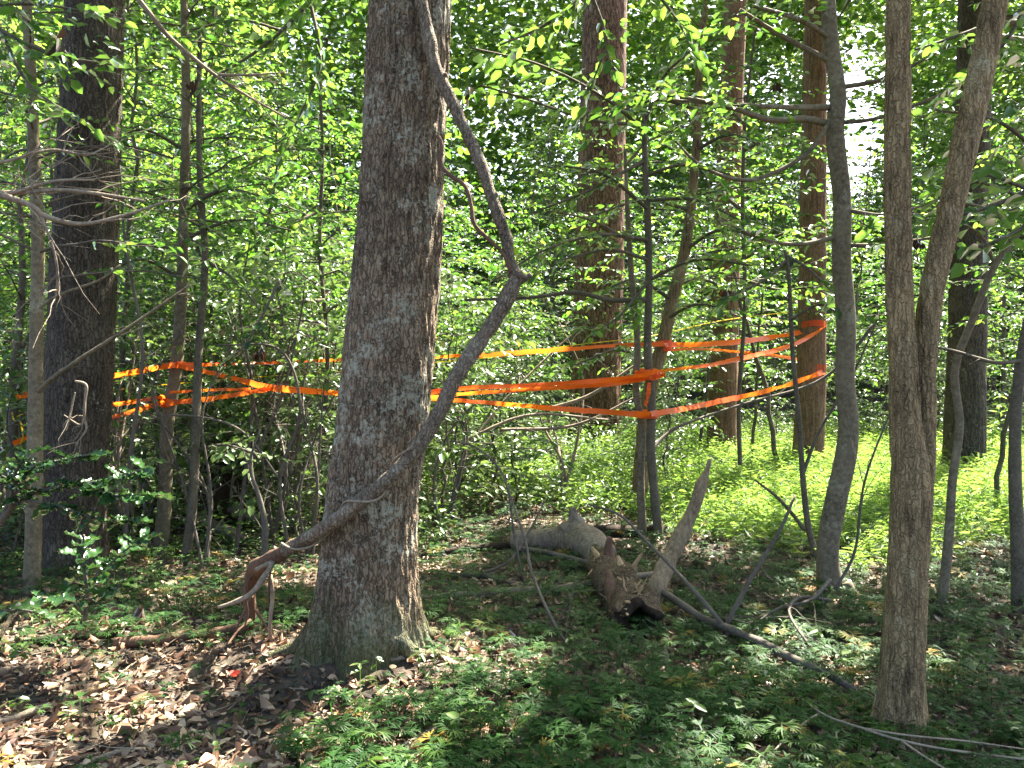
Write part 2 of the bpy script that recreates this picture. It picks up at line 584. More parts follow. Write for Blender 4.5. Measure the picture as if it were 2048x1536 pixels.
def leafy_twig(fo, a, dirn, length, leaf, sp=0.045, up=None, ratio=0.5, tone=0.5, r=0.0025, tilt=0.62, bare=False):
    """one twig with alternate leaves lying roughly in a level plane"""
    n = max(3, int(length / sp))
    dirn = dirn / (np.linalg.norm(dirn) + 1e-9)
    t = np.linspace(0, 1, 4)[:, None]
    bend = U(-0.25, 0.25, 3) * np.array([1, 1, 0.5]) + np.array([0, 0, -0.12])
    c = a + dirn * length * t + bend * length * t * t * 0.6
    fo.twig(c, r, r * 0.45, 3)
    if bare:
        return
    k = np.linspace(0.12, 1.0, n)[:, None]
    pos = a + dirn * length * k + bend * length * k * k * 0.6
    side = np.cross(dirn, np.array([0, 0, 1.0]))
    side = side / (np.linalg.norm(side) + 1e-9)
    sg = np.where(np.arange(n) % 2 == 0, 1, -1)[:, None]
    ang = U(0.55, 1.25, (n, 1))
    ang[-1] = U(-0.2, 0.2)
    d = dirn * np.cos(ang) + side * sg * np.sin(ang) + np.c_[np.zeros((n, 2)), U(-0.8, 0.3, n)]
    nr = np.c_[rng.normal(0, tilt, (n, 2)), np.ones(n)]
    L = leaf * U(0.65, 1.2, n)
    fo.leaves(pos, d, nr, L, L * ratio * U(0.8, 1.15, n), np.clip(tone + rng.normal(0, 0.22, n), 0, 1))


def branch(fo, a, az, pitch, length, leaf, r0, tone=0.5, sp=0.12, twl=0.3, leafsp=0.045, ratio=0.5, start=0.2, bareprob=0.0, sag=0.25):
    """one limb: a curved stick with twigs either side in a level spray"""
    n = 7
    t = np.linspace(0, 1, n)
    w = np.cumsum(rng.normal(0, 0.05, (n, 3)), 0) * length * 0.5
    h = np.array([math.cos(az), math.sin(az), 0])
    c = a + np.outer(t, h) * length * math.cos(pitch) + np.outer(length * (t * math.sin(pitch) - sag * t * t), [0, 0, 1]) + w * t[:, None]
    fo.twig(c, r0, r0 * 0.25, 5)
    m = max(3, int(length * (1 - start) / sp))
    for i, q in enumerate(np.linspace(start, 1.0, m)):
        x = q * (n - 1)
        j = min(int(x), n - 2)
        p = c[j] + (c[j + 1] - c[j]) * (x - j)
        dd = c[j + 1] - c[j]
        dd = dd / np.linalg.norm(dd)
        s = np.cross(dd, [0, 0, 1.0])
        ang = (1 if i % 2 else -1) * U(0.5, 1.0) if i < m - 1 else 0
        d = dd * math.cos(ang) + s * math.sin(ang) + np.array([0, 0, U(-0.2, 0.25)])
        leafy_twig(fo, p, d, twl * U(0.6, 1.3) * (1.1 - 0.5 * q), leaf, leafsp, ratio=ratio, tone=tone + U(-0.12, 0.12), r=max(0.0016, r0 * 0.22),
                   bare=U() < bareprob)
    return c


def on_path(path, z):
    i = int(np.argmin(np.abs(path[:, 2] - z)))
    return path[i]


def crown_on(fo, path, z0, z1, nbr, Lmax, leaf, r0=0.012, taper=0.55, **kw):
    az = U(0, 6.28)
    for i in range(nbr):
        f = (i + U(0, 1)) / nbr
        z = z0 + (z1 - z0) * f
        az += 2.4 + U(-0.5, 0.5)
        L = Lmax * (1 - taper * f) * U(0.55, 1.1)
        branch(fo, on_path(path, z), az, U(0.05, 0.5), L, leaf, r0 * (1 - 0.5 * f), **kw)


def bark_disp(amp, freq, stretch=0.12, flare=None):
    """furrowed bark relief, and root flare near the foot"""
    def f(d, c, rr):
        q = c[:, None, :] + d * rr[..., None]
        n1 = 1 - np.abs(noise(q[..., 0] * freq, q[..., 1] * freq, q[..., 2] * freq * stretch))
        n2 = noise(q[..., 0] * freq * 2.3 + 7, q[..., 1] * freq * 2.3, q[..., 2] * freq * stretch * 2.2)
        n3 = noise(q[..., 0] * 3, q[..., 1] * 3, q[..., 2] * 1.5)
        r = amp * ((n1 - 0.6) * 1.6 + 0.45 * n2) + rr * 0.03 * n3
        if flare is not None:
            base_z, h, k, lobes, ph = flare
            th = np.arctan2(d[..., 1], d[..., 0])
            e = np.exp(-np.clip(q[..., 2] - base_z, -0.1, 9) / h)
            lob = 0.55 + 0.45 * np.cos(lobes * th + ph) + 0.3 * np.cos((lobes + 2) * th - 1.3 * ph)
            r = r + rr * k * e * lob
        return r
    return f


def px_path(pts, n, wscale=1.0):
    """pts rows (px, py, depth, width_px) -> centre line, radii"""
    rows = np.array([np.r_[P(a, b, d), w * 0.5 * d / F * wscale] for a, b, d, w in pts])
    s = spline(rows, n)
    return s[:, :3], np.maximum(s[:, 3], 0.0008)


# gaps cut in the unseen crowns along the sun, so chosen ground stays sunlit
SX, SY = S.x / S.z, S.y / S.z


def sunlit(p):
    gx, gy = p[:, 0] - SX * p[:, 2], p[:, 1] - SY * p[:, 2]

    def ell(cx, cy, rx, ry, rot=0.0):
        c, s = math.cos(rot), math.sin(rot)
        a, b = (gx - cx) * c + (gy - cy) * s, -(gx - cx) * s + (gy - cy) * c
        return 1 - np.sqrt((a / rx) ** 2 + (b / ry) ** 2)
    wob = 0.28 * fbm(gx * 1.3, gy * 1.3, 5.0, 2)
    e = np.maximum.reduce([ell(-2.3, 3.2, 2.1, 1.7, -0.2), ell(-0.65, 3.8, 0.7, 0.7), ell(4.8, 11.2, 6.4, 5.2), ell(0.8, 10.2, 3.2, 3.0), ell(5.0, 15.0, 9.0, 6.0), ell(-2.4, 7.6, 2.5, 2.0)])
    dap = fbm(gx * 1.9, gy * 1.9, 2.0, 2)
    return (e + wob > 0.0) | (dap > 0.62)


# ------------------------------------------------------------------ the ground
def build_ground():
    xs = np.concatenate([np.linspace(-90, -9, 28), np.linspace(-8.5, 9.5, 181), np.linspace(10, 90, 28)])
    ys = np.concatenate([np.linspace(-30, -1, 10), np.linspace(0, 18, 181), np.linspace(18.6, 120, 60)])
    X, Y = np.meshgrid(xs, ys, indexing='ij')
    V = np.stack([X, Y, ground_h(X, Y)], -1).reshape(-1, 3)
    nx, ny = len(xs), len(ys)
    i, j = np.meshgrid(np.arange(nx - 1), np.arange(ny - 1), indexing='ij')
    a = i * ny + j
    Q = np.stack([a, a + ny, a + ny + 1, a + 1], -1).reshape(-1, 4)
    o = link('ground', mk_mesh('ground', V, Q, None, None, M['soil']))
    o['kind'] = 'structure'
    o['label'] = 'forest floor of dark soil under leaf litter'
    return o


ground = build_ground()


# ------------------------------------------------------------------ large trees
def big_tree(name, label, mat, pts, n, sides, amp, freq, stretch=0.12, flare=None, cat='tree', group=None, top=None, extra=None):
    """trunk through photo points; top = (height, dx, dy, radius) carries it on above the frame"""
    c, r = px_path(pts, n)
    if top is not None:
        h, dx, dy, rt = top
        m = 10
        t = np.linspace(0, 1, m + 1)[1:]
        d0 = unit(c[-1] - c[-4])
        ext = c[-1] + np.outer(t, [dx, dy, h - c[-1][2]])
        c = np.vstack([c, ext])
        r = np.concatenate([r, r[-1] * (1 - t) + rt * t])
    base = np.array([c[0][0], c[0][1], float(ground_h(c[0][0], c[0][1]))])
    root = thing(name, label, cat, base, group)
    fl = None if flare is None else (base[2], *flare)
    V, Q, T = tube(c, r, sides, True, radial=bark_disp(amp, freq, stretch, fl))
    mb = MB()
    mb.add(V, Q, T)
    link('trunk', mb.mesh('trunk', mat, base), root)
    return root, base, c, r


def canopy(root, base, path, centre, rad, zr, nclump, nleaf=80, leaf=0.16, seed=0, cl=0.6):
    """crown above the frame: leaf clumps round limbs, placed for shade and cut open where sun patches should fall"""
    g = np.random.default_rng(seed)
    cc = []
    while len(cc) < nclump:
        a, q = g.uniform(0, 6.283), math.sqrt(g.uniform(0, 1))
        cc.append([centre[0] + rad * q * math.cos(a), centre[1] + rad * q * math.sin(a), g.uniform(*zr)])
    cc = np.array(cc)
    fo = Foliage()
    n = nclump * nleaf
    p = np.repeat(cc, nleaf, 0) + g.normal(0, cl, (n, 3)) * np.array([1, 1, 0.45])
    d = g.normal(0, 1, (n, 3)) * np.array([1, 1, 0.35])
    nr = np.c_[g.normal(0, 0.4, (n, 2)), np.ones(n)]
    L = leaf * g.uniform(0.7, 1.2, n)
    fo.leaves(p, d, nr, L, L * 0.6, g.uniform(0.2, 0.9, n))
    link('crown', fo.mesh('crown', M['leaf_big'], base, keep=lambda q: ~sunlit(q)), root)
    mb = MB()
    for k in range(0, len(cc), max(1, len(cc) // 14)):
        st = on_path(path, cc[k][2] - rad * 0.35)
        mid = 0.5 * (st + cc[k]) + g.normal(0, 0.2, 3)
        V, Q, T = tube(spline([st, mid, cc[k]], 8), np.linspace(0.06, 0.015, 8), 6, False)
        mb.add(V, Q, T)
    link('limbs', mb.mesh('limbs', M['sapling'], base), root)


# 1 the big lichened trunk
oak, b, c, r = big_tree('oak_tree', 'thick lichen spotted oak trunk with flared mossy foot, the widest in the foreground', M['oak'],
                        [(727, 1392, 4.30, 205), (729, 1330, 4.30, 200), (733, 1240, 4.30, 196), (736, 1150, 4.30, 187), (745, 1000, 4.30, 179),
                         (774, 750, 4.31, 176), (797, 500, 4.33, 170), (808, 250, 4.35, 160), (822, 0, 4.37, 155), (838, -250, 4.4, 148)],
                        430, 300, 0.0115, 34, 0.2, flare=(0.20, 0.30, 5, 0.7), top=(10.5, 0.3, 0.4, 0.08))
canopy(oak, b, c, (1.4, 6.2), 7.0, (6.4, 10.5), 320, seed=1)



def roots(root, base, mat, specs):
    for a, l, r0, r1 in specs:
        t = np.linspace(0, 1, 18)
        ang = a + 0.25 * np.sin(t * 4 + a)
        cx = base[0] + np.cos(ang) * (r1 + l * t)
        cy = base[1] + np.sin(ang) * (r1 + l * t)
        rr = r0 * (1 - 0.8 * t)
        c_ = np.c_[cx, cy, ground_h(cx, cy) + rr * 0.35 - 0.02 * t]
        c_[0, 2] += 0.10
        c_[1, 2] += 0.06
        c_[2, 2] += 0.025
        mb_ = MB(); mb_.add(*tube(c_, rr, 20, True, amp=0.2, freq=9, radial=bark_disp(0.004, 34, 0.5)))
        link('root', mb_.mesh('root', mat, base), root)


roots(oak, b, M['oak'], [(-0.55, 0.4, 0.05, 0.27), (0.2, 0.45, 0.055, 0.27), (3.4, 0.5, 0.05, 0.27)])

# 2 the dark trunk at the left
dark, b, c, r = big_tree('oak_tree', 'dark wide trunk at the far left behind a thin grey sapling and pale dead twigs', M['dark_oak'],
                         [(140, 1175, 6.3, 128), (143, 1100, 6.3, 127), (150, 900, 6.3, 124), (160, 700, 6.3, 122), (172, 450, 6.3, 117), (183, 200, 6.3, 110),
                          (190, 0, 6.3, 106), (195, -150, 6.3, 104)], 300, 190, 0.009, 19, 0.16, flare=(0.18, 0.22, 5, 2.0), top=(11, 0.2, 0.3, 0.07))
canopy(dark, b, c, (-2.0, 8.0), 5.2, (7.2, 11.5), 110, seed=2)

# 3 twin-stemmed tree at the right
twin, b, c, r = big_tree('forked_tree', 'tan barked tree whose trunk forks into two stems, nearest at the right', M['twin'],
                         [(1798, 1490, 3.5, 88), (1802, 1400, 3.5, 82), (1812, 1200, 3.5, 78), (1822, 1020, 3.5, 77), (1822, 960, 3.5, 74), (1812, 860, 3.5, 60), (1806, 720, 3.5, 52), (1798, 560, 3.5, 50),
                          (1795, 300, 3.5, 48), (1797, 0, 3.5, 45), (1799, -200, 3.5, 44)], 360, 96, 0.0045, 42, 0.2, flare=(0.13, 0.75, 5, 0.4), top=(8.5, 0.2, 0.2, 0.03))
c2, r2 = px_path([(1832, 1040, 3.52, 48), (1842, 930, 3.53, 50), (1846, 800, 3.54, 46), (1852, 680, 3.55, 45), (1868, 560, 3.55, 46), (1905, 400, 3.56, 47), (1945, 220, 3.58, 48), (1992, 0, 3.6, 47), (2030, -200, 3.6, 44)], 300)
V, Q, T = tube(c2, r2, 90, True, radial=bark_disp(0.0045, 42, 0.2))
mb = MB(); mb.add(V, Q, T)
link('second_stem', mb.mesh('second_stem', M['twin'], b), twin)
roots(twin, b, M['twin'], [(-0.9, 0.28, 0.035, 0.08), (0.3, 0.3, 0.035, 0.08), (-2.2, 0.3, 0.04, 0.08), (3.0, 0.3, 0.035, 0.08)])
canopy(twin, b, c, (4.4, 7.0), 5.5, (6.4, 9.5), 200, seed=3)

# 4 smooth grey tree
grey, b, gc, r = big_tree('maple_tree', 'smooth mottled grey trunk bending left at its foot, left of the forked tree', M['smooth'],
                          [(1667, 1215, 5.75, 51), (1659, 1160, 5.75, 46), (1655, 1100, 5.75, 42), (1668, 1020, 5.75, 42), (1690, 920, 5.75, 41), (1697, 850, 5.75, 39), (1690, 760, 5.75, 37), (1692, 640, 5.75, 36), (1683, 520, 5.75, 36), (1684, 400, 5.75, 34),
                           (1670, 270, 5.75, 34), (1676, 190, 5.75, 30), (1662, 90, 5.75, 30), (1655, -20, 5.75, 28), (1645, -150, 5.75, 27)], 260, 64, 0.002, 20, 0.8, flare=(0.12, 0.35, 3, 0.2), top=(8.5, 0.1, 0.2, 0.02))
roots(grey, b, M['smooth'], [(-0.6, 0.3, 0.04, 0.09), (-2.4, 0.3, 0.045, 0.08)])
canopy(grey, b, c, (6.6, 9.0), 4.5, (6.8, 10.0), 170, seed=4)

# 5 - 8 red barked trunks further back
cedar, b, cedar_c, r = big_tree('cedar_tree', 'red brown stringy barked trunk with orange tape wrapped round it twice', M['cedar'],
                          [(1615, 965, 12.2, 66), (1617, 900, 12.2, 58), (1622, 760, 12.2, 55), (1625, 500, 12.2, 50), (1628, 250, 12.2, 46), (1632, 0, 12.2, 42), (1635, -150, 12.2, 40)],
                          160, 72, 0.008, 22, 0.06, flare=(0.2, 0.2, 4, 1), top=(13, 0.2, 0, 0.05))
cedar2, b2, c, r = big_tree('cedar_tree', 'red brown trunk with sunlit right side, behind the leaning broken pole', M['cedar'],
                          [(1441, 935, 13.9, 64), (1444, 860, 13.9, 58), (1449, 700, 13.9, 54), (1455, 450, 13.9, 50), (1463, 200, 13.9, 45), (1472, 0, 13.9, 42), (1478, -150, 13.9, 40)],
                          160, 72, 0.009, 20, 0.06, flare=(0.2, 0.2, 4, 2), top=(14, 0.2, 0, 0.05))
pine, b3, c, r = big_tree('pine_tree', 'massive scaly red barked pine trunk standing in the middle of the thicket', M['pine'],
                          [(1185, 930, 15.1, 110), (1188, 860, 15.1, 102), (1193, 700, 15.1, 98), (1200, 450, 15.1, 94), (1206, 200, 15.1, 90), (1210, 0, 15.1, 86), (1212, -120, 15.1, 84)],
                          170, 110, 0.016, 9, 0.4, flare=(0.25, 0.18, 5, 1), top=(18, 0, 0, 0.12))
rear, b4, c4, r = big_tree('oak_tree', 'dark furrowed trunk standing just behind the forked tree in the sunlit grass', M['dark_oak'],
                          [(1926, 985, 11.7, 84), (1928, 920, 11.7, 76), (1932, 760, 11.7, 72), (1938, 500, 11.7, 66), (1945, 250, 11.7, 62), (1950, 0, 11.7, 58), (1953, -150, 11.7, 55)],
                          180, 96, 0.012, 16, 0.16, flare=(0.2, 0.25, 5, 1), top=(13, 0.2, 0.2, 0.06))
canopy(rear, b4, c4, (10.5, 14.5), 3.5, (7.5, 12.0), 40, seed=5)


# ------------------------------------------------------------------ thin saplings that the photograph shows one by one
def sapling(name, label, pts, n=110, sides=12, mat='sapling', crown=None, leafm='leaf', limbs=(), top=None, cat='sapling', amp=0.05, group=None, root_loc=None):
    c, r = px_path(pts, n)
    if top is not None:
        t = np.linspace(0, 1, 26)[1:, None]
        w = np.cumsum(rng.normal(0, 0.012, (25, 3)), 0)
        c = np.vstack([c, c[-1] + t * np.array([top[1], top[2], top[0] - c[-1][2]]) + w])
        r = np.concatenate([r, r[-1] * (1 - 0.8 * t[:, 0])])
    base = np.array([c[0][0], c[0][1], min(float(ground_h(c[0][0], c[0][1])), c[0][2] + 0.3)])
    root = thing(name, label, cat, base, group)
    mb = MB()
    mb.add(*tube(c, r, sides, True, amp=amp, freq=14))
    link('trunk', mb.mesh('trunk', M[mat], base), root)
    fo = Foliage()
    for lp in limbs:                                  # limbs traced as photo polylines with their own depths
        lc, lr = px_path(lp['p'], 24)
        V, Q, T = tube(lc, lr, 7, True, amp=0.08, freq=20)
        mbl = MB(); mbl.add(V, Q, T)
        link('limb', mbl.mesh('limb', M[mat], base), root)
        L = float(np.sum(np.linalg.norm(np.diff(lc, axis=0), axis=1)))
        m = int(L / lp.get('sp', 0.14))
        for i in range(m):
            q = lp.get('start', 0.25) + (1 - lp.get('start', 0.25)) * (i + U(0, 1)) / m
            j = min(int(q * 23), 22)
            dd = unit(lc[j + 1] - lc[j])
            s = np.cross(dd, [0, 0, 1.0])
            ang = (1 if i % 2 else -1) * U(0.5, 1.1)
            leafy_twig(fo, lc[j], dd * math.cos(ang) + s * math.sin(ang) + np.array([0, 0, U(-0.25, 0.3)]), lp.get('tw', 0.3) * U(0.6, 1.3), lp.get('leaf', 0.085),
                       lp.get('lsp', 0.05), tone=lp.get('tone', 0.45), r=0.0022, bare=U() < lp.get('bare', 0.1), ratio=lp.get('ratio', 0.5))
    if crown:
        crown_on(fo, c, **crown)
    if fo.tw.n:
        link('branches', fo.tw.mesh('branches', M['twig'], base), root)['kind'] = 'stuff'
    if fo.p:
        link('crown', fo.mesh('crown', M[leafm], base), root)
    return root, base, c, r


sapling('sapling', 'thin mottled grey sapling in front of the dark trunk at the far left', [(62, 1215, 5.6, 36), (66, 1100, 5.6, 31), (70, 900, 5.6, 29), (72, 700, 5.6, 26), (76, 500, 5.6, 24), (68, 300, 5.6, 22), (60, 120, 5.6, 20), (50, -40, 5.6, 18)],
        mat='smooth', top=(5.2, -0.1, 0.1), crown=dict(z0=2.2, z1=5.0, nbr=26, Lmax=1.7, leaf=0.085, bareprob=0.25),
        limbs=[dict(p=[(68, 790, 5.6, 12), (120, 745, 5.5, 9), (250, 660, 5.4, 7), (380, 570, 5.3, 4)], bare=0.9, sp=0.2),
               dict(p=[(70, 620, 5.6, 9), (120, 590, 5.5, 7), (200, 560, 5.4, 5), (240, 530, 5.4, 3)], bare=0.9, sp=0.3)])
S2 = sapling('sapling', 'thin sapling with orange tape tied round it, left of the big lichened trunk', [(318, 1130, 7.0, 30), (330, 1000, 7.0, 27), (335, 850, 7.0, 25), (352, 740, 7.0, 24), (362, 600, 7.0, 22), (368, 400, 7.0, 19), (372, 200, 7.0, 17), (368, 0, 7.0, 15)],
        mat='smooth', top=(6.0, 0.1, 0.1), crown=dict(z0=2.5, z1=5.8, nbr=22, Lmax=1.7, leaf=0.085, bareprob=0.15))
S3 = sapling('sapling', 'dark crooked stem beside the taped sapling, leafy only high up', [(368, 1145, 6.5, 22), (385, 1010, 6.5, 19), (392, 850, 6.6, 18), (398, 700, 6.7, 16), (410, 520, 6.8, 14), (402, 400, 6.9, 13), (398, 250, 7.0, 11), (400, 60, 7.1, 9)],
        top=(5.0, 0.2, 0.2), crown=dict(z0=2.6, z1=4.8, nbr=12, Lmax=1.5, leaf=0.08, bareprob=0.3))
S4 = sapling('sapling', 'slim dark stem just left of the big lichened trunk', [(650, 1060, 8.0, 10), (648, 900, 8.0, 10), (655, 700, 8.0, 9), (640, 500, 8.0, 8), (645, 300, 8.0, 7), (635, 100, 8.0, 6)],
        top=(5.0, 0.1, 0.2), crown=dict(z0=2.0, z1=4.9, nbr=24, Lmax=1.4, leaf=0.08))
sapling('sapling', 'thin stem of the taped pair, the left one', [(1286, 1100, 7.5, 19), (1281, 960, 7.5, 16), (1284, 860, 7.5, 15), (1272, 780, 7.5, 14), (1275, 680, 7.5, 13), (1262, 540, 7.5, 12), (1255, 420, 7.5, 9), (1250, 300, 7.6, 6)], mat='smooth',
        limbs=[dict(p=[(1258, 480, 7.5, 7), (1180, 440, 7.4, 5), (1090, 420, 7.2, 3)], leaf=0.08), dict(p=[(1252, 330, 7.5, 6), (1300, 280, 7.4, 5), (1380, 250, 7.3, 3)], leaf=0.1)])
S6 = sapling('holly_tree', 'thin stem of the taped pair, the right one, carrying broad leafy limbs', [(1322, 1115, 7.4, 21), (1310, 1000, 7.4, 18), (1302, 900, 7.4, 18), (1303, 800, 7.4, 17), (1295, 700, 7.4, 16), (1298, 580, 7.4, 15), (1296, 450, 7.4, 14), (1290, 330, 7.4, 12), (1288, 230, 7.4, 9)],
        leafm='leaf_big', limbs=[
            dict(p=[(1298, 600, 7.4, 12), (1220, 600, 7.3, 10), (1150, 585, 7.2, 9), (1060, 595, 7.0, 7), (930, 600, 6.8, 5)], bare=0.6, leaf=0.1, sp=0.2),
            dict(p=[(1290, 320, 7.4, 8), (1180, 380, 7.1, 6), (1080, 420, 6.9, 4)], leaf=0.1),
            dict(p=[(1290, 260, 7.4, 8), (1200, 190, 7.0, 6), (1080, 130, 6.6, 5), (940, 95, 6.2, 3)], leaf=0.13, sp=0.11, ratio=0.6, tone=0.7, start=0.1),
            dict(p=[(1290, 250, 7.4, 8), (1180, 240, 7.0, 6), (1060, 200, 6.8, 5), (960, 170, 6.5, 3)], leaf=0.12, sp=0.12, ratio=0.6, tone=0.6, start=0.1),
            dict(p=[(1290, 240, 7.4, 8), (1330, 150, 7.2, 6), (1400, 90, 7.0, 4)], leaf=0.12, sp=0.12, ratio=0.6),
            dict(p=[(1292, 350, 7.4, 8), (1370, 330, 7.2, 6), (1460, 350, 7.0, 4)], leaf=0.11, ratio=0.6),
            dict(p=[(1298, 520, 7.4, 8), (1220, 500, 7.1, 6), (1120, 520, 6.8, 4)], leaf=0.11, ratio=0.55),
            dict(p=[(1298, 560, 7.4, 8), (1390, 520, 7.1, 6), (1500, 530, 6.8, 4)], leaf=0.12, ratio=0.55)])
S7 = sapling('sapling', 'pale leaning stem behind the taped pair with orange tape knotted round it', [(1280, 980, 8.6, 32), (1287, 880, 8.5, 31), (1300, 780, 8.4, 29), (1325, 690, 8.4, 27), (1345, 600, 8.4, 25), (1370, 500, 8.4, 23), (1385, 380, 8.4, 20), (1395, 250, 8.4, 17), (1400, 60, 8.4, 14)],
        mat='twin', top=(5.6, 0.1, 0.2), crown=dict(z0=2.4, z1=5.4, nbr=22, Lmax=1.5, leaf=0.085))
S8 = sapling('sapling', 'slim mossy stem rising in front of the tape on the right', [(1480, 930, 9.5, 9), (1478, 800, 9.5, 9), (1490, 600, 9.4, 8), (1485, 420, 9.3, 8), (1490, 250, 9.2, 7), (1510, 60, 9.1, 5)],
        top=(5.5, 0.1, 0.1), crown=dict(z0=2.2, z1=5.2, nbr=20, Lmax=1.3, leaf=0.08))
sapling('shrub', 'crooked thin dark shrub stem left of the smooth grey trunk, almost bare', [(1640, 1130, 6.4, 12), (1618, 1060, 6.4, 13), (1606, 960, 6.4, 11), (1598, 840, 6.4, 10), (1585, 700, 6.4, 9), (1578, 560, 6.4, 8), (1570, 500, 6.4, 6)],
        leafm='leaf_big', cat='shrub', limbs=[dict(p=[(1610, 1060, 6.4, 9), (1560, 1000, 6.3, 7), (1510, 960, 6.2, 4)], bare=0.9, sp=0.3), dict(p=[(1605, 950, 6.4, 8), (1640, 860, 6.4, 6), (1700, 760, 6.3, 5), (1755, 640, 6.2, 3)], bare=0.9, sp=0.3),
                                 dict(p=[(1572, 520, 6.4, 6), (1530, 560, 6.3, 5), (1440, 600, 6.1, 3)], leaf=0.11), dict(p=[(1572, 510, 6.4, 6), (1620, 540, 6.2, 5), (1680, 600, 6.0, 3)], leaf=0.11),
                                 dict(p=[(1580, 640, 6.4, 6), (1640, 610, 6.2, 5), (1700, 640, 6.0, 3)], leaf=0.11)])
sapling('shrub', 'slender leaning grey stem with a kink between the forked tree and the right edge', [(1882, 1225, 5.3, 20), (1897, 1080, 5.3, 18), (1905, 960, 5.3, 16), (1919, 850, 5.3, 15), (1910, 740, 5.3, 15), (1945, 640, 5.2, 14), (1985, 540, 5.1, 13), (2040, 460, 5.0, 10)],
        mat='smooth', cat='shrub', limbs=[dict(p=[(1990, 530, 5.1, 8), (1960, 470, 5.0, 6), (1890, 430, 4.8, 4)], leaf=0.12, ratio=0.55), dict(p=[(2030, 470, 5.0, 7), (1980, 420, 4.8, 5), (1900, 400, 4.6, 3)], leaf=0.12, ratio=0.55)], leafm='leaf_big')
sapling('shrub', 'dark upright stem at the right edge of the clearing', [(2038, 1230, 5.2, 30), (2036, 1100, 5.2, 27), (2030, 950, 5.2, 24), (2032, 820, 5.2, 22), (2045, 700, 5.2, 20), (2070, 560, 5.2, 18), (2080, 300, 5.2, 15)], cat='shrub',
        limbs=[dict(p=[(2050, 720, 5.2, 9), (1990, 725, 5.1, 8), (1900, 700, 5.0, 6), (1830, 690, 4.9, 3)], bare=0.8, sp=0.25),
               dict(p=[(2075, 420, 5.2, 9), (2010, 380, 5.0, 7), (1900, 350, 4.8, 4)], leaf=0.11, sp=0.11, ratio=0.55), dict(p=[(2075, 300, 5.2, 9), (1990, 240, 5.0, 7), (1870, 220, 4.8, 4)], leaf=0.11, sp=0.11, ratio=0.55)], leafm='leaf_big', top=(5, 0, 0.1))

# limbs of the smooth grey tree
fo = Foliage()
for lp, lf in (([(1660, 215, 5.75, 13), (1560, 214, 5.6, 10), (1450, 208, 5.5, 8), (1340, 200, 5.4, 5)], 0.085), ([(1655, 248, 5.75, 15), (1610, 238, 5.7, 13), (1540, 240, 5.6, 12), (1470, 218, 5.5, 10), (1370, 195, 5.3, 7), (1280, 185, 5.1, 6)], 0.09),
               ([(1670, 225, 5.75, 9), (1620, 300, 5.65, 9), (1550, 345, 5.6, 9), (1480, 360, 5.5, 8), (1400, 330, 5.4, 6), (1340, 270, 5.3, 4)], 0.085), ([(1672, 475, 5.75, 10), (1600, 488, 5.6, 9), (1530, 480, 5.5, 7), (1440, 440, 5.4, 4)], 0.09),
               ([(1680, 175, 5.75, 10), (1740, 165, 5.7, 9), (1790, 150, 5.6, 7), (1900, 90, 5.4, 4)], 0.085), ([(1685, 245, 5.75, 9), (1760, 235, 5.6, 8), (1880, 190, 5.4, 7), (2000, 130, 5.2, 5)], 0.085),
               ([(1690, 490, 5.75, 9), (1760, 490, 5.6, 8), (1900, 470, 5.4, 5)], 0.1), ([(1690, 420, 5.75, 9), (1770, 430, 5.6, 7), (1850, 410, 5.4, 5)], 0.1), ([(1665, 80, 5.75, 12), (1600, 40, 5.6, 10), (1500, 10, 5.5, 7)], 0.085),
               ([(1675, 130, 5.75, 12), (1560, 70, 5.7, 10), (1480, 20, 5.6, 8)], 0.085)):
    lc, lr = px_path(lp, 26)
    mbl = MB(); mbl.add(*tube(lc, lr, 9, True, amp=0.1, freq=18))
    link('limb', mbl.mesh('limb', M['smooth'], np.array(grey.location)), grey)
    L = float(np.sum(np.linalg.norm(np.diff(lc, axis=0), axis=1)))
    for i in range(int(L / 0.13)):
        j = min(int(U(0.2, 1) * 25), 24)
        dd = unit(lc[j + 1] - lc[j])
        s = np.cross(dd, [0, 0, 1.0])
        ang = (1 if i % 2 else -1) * U(0.5, 1.1)
        leafy_twig(fo, lc[j], dd * math.cos(ang) + s * math.sin(ang) + np.array([0, 0, U(-0.25, 0.3)]), U(0.18, 0.42), lf, 0.05, r=0.002, tone=0.45, bare=U() < 0.15)
gb = np.array(grey.location)
link('branches', fo.tw.mesh('branches', M['smooth'], gb), grey)['kind'] = 'stuff'
link('foliage', fo.mesh('foliage', M['leaf'], gb), grey)


# ------------------------------------------------------------------ thicket: understory saplings, copies of a few grown ones
def proto_tree(H, z0, nbr, Lmax, leaf, rt, leafm, **kw):
    n = 24
    t = np.linspace(0, 1, n)
    w = np.cumsum(np.cumsum(rng.normal(0, 0.004, (n, 2)), 0) + rng.normal(0, 0.03, (n, 2)), 0)
    path = np.c_[w[:, 0], w[:, 1], t * H - 0.1]
    r = rt * (1 - 0.85 * t)
    mb = MB(); mb.add(*tube(path, r, 8, True, amp=0.08, freq=9))
    fo = Foliage()
    crown_on(fo, path, z0, H * 0.98, nbr, Lmax, leaf, r0=rt * 0.35, **kw)
    return mb.mesh('trunk', M['sapling']), fo.tw.mesh('branches', M['twig']), fo.mesh('crown', M[leafm])


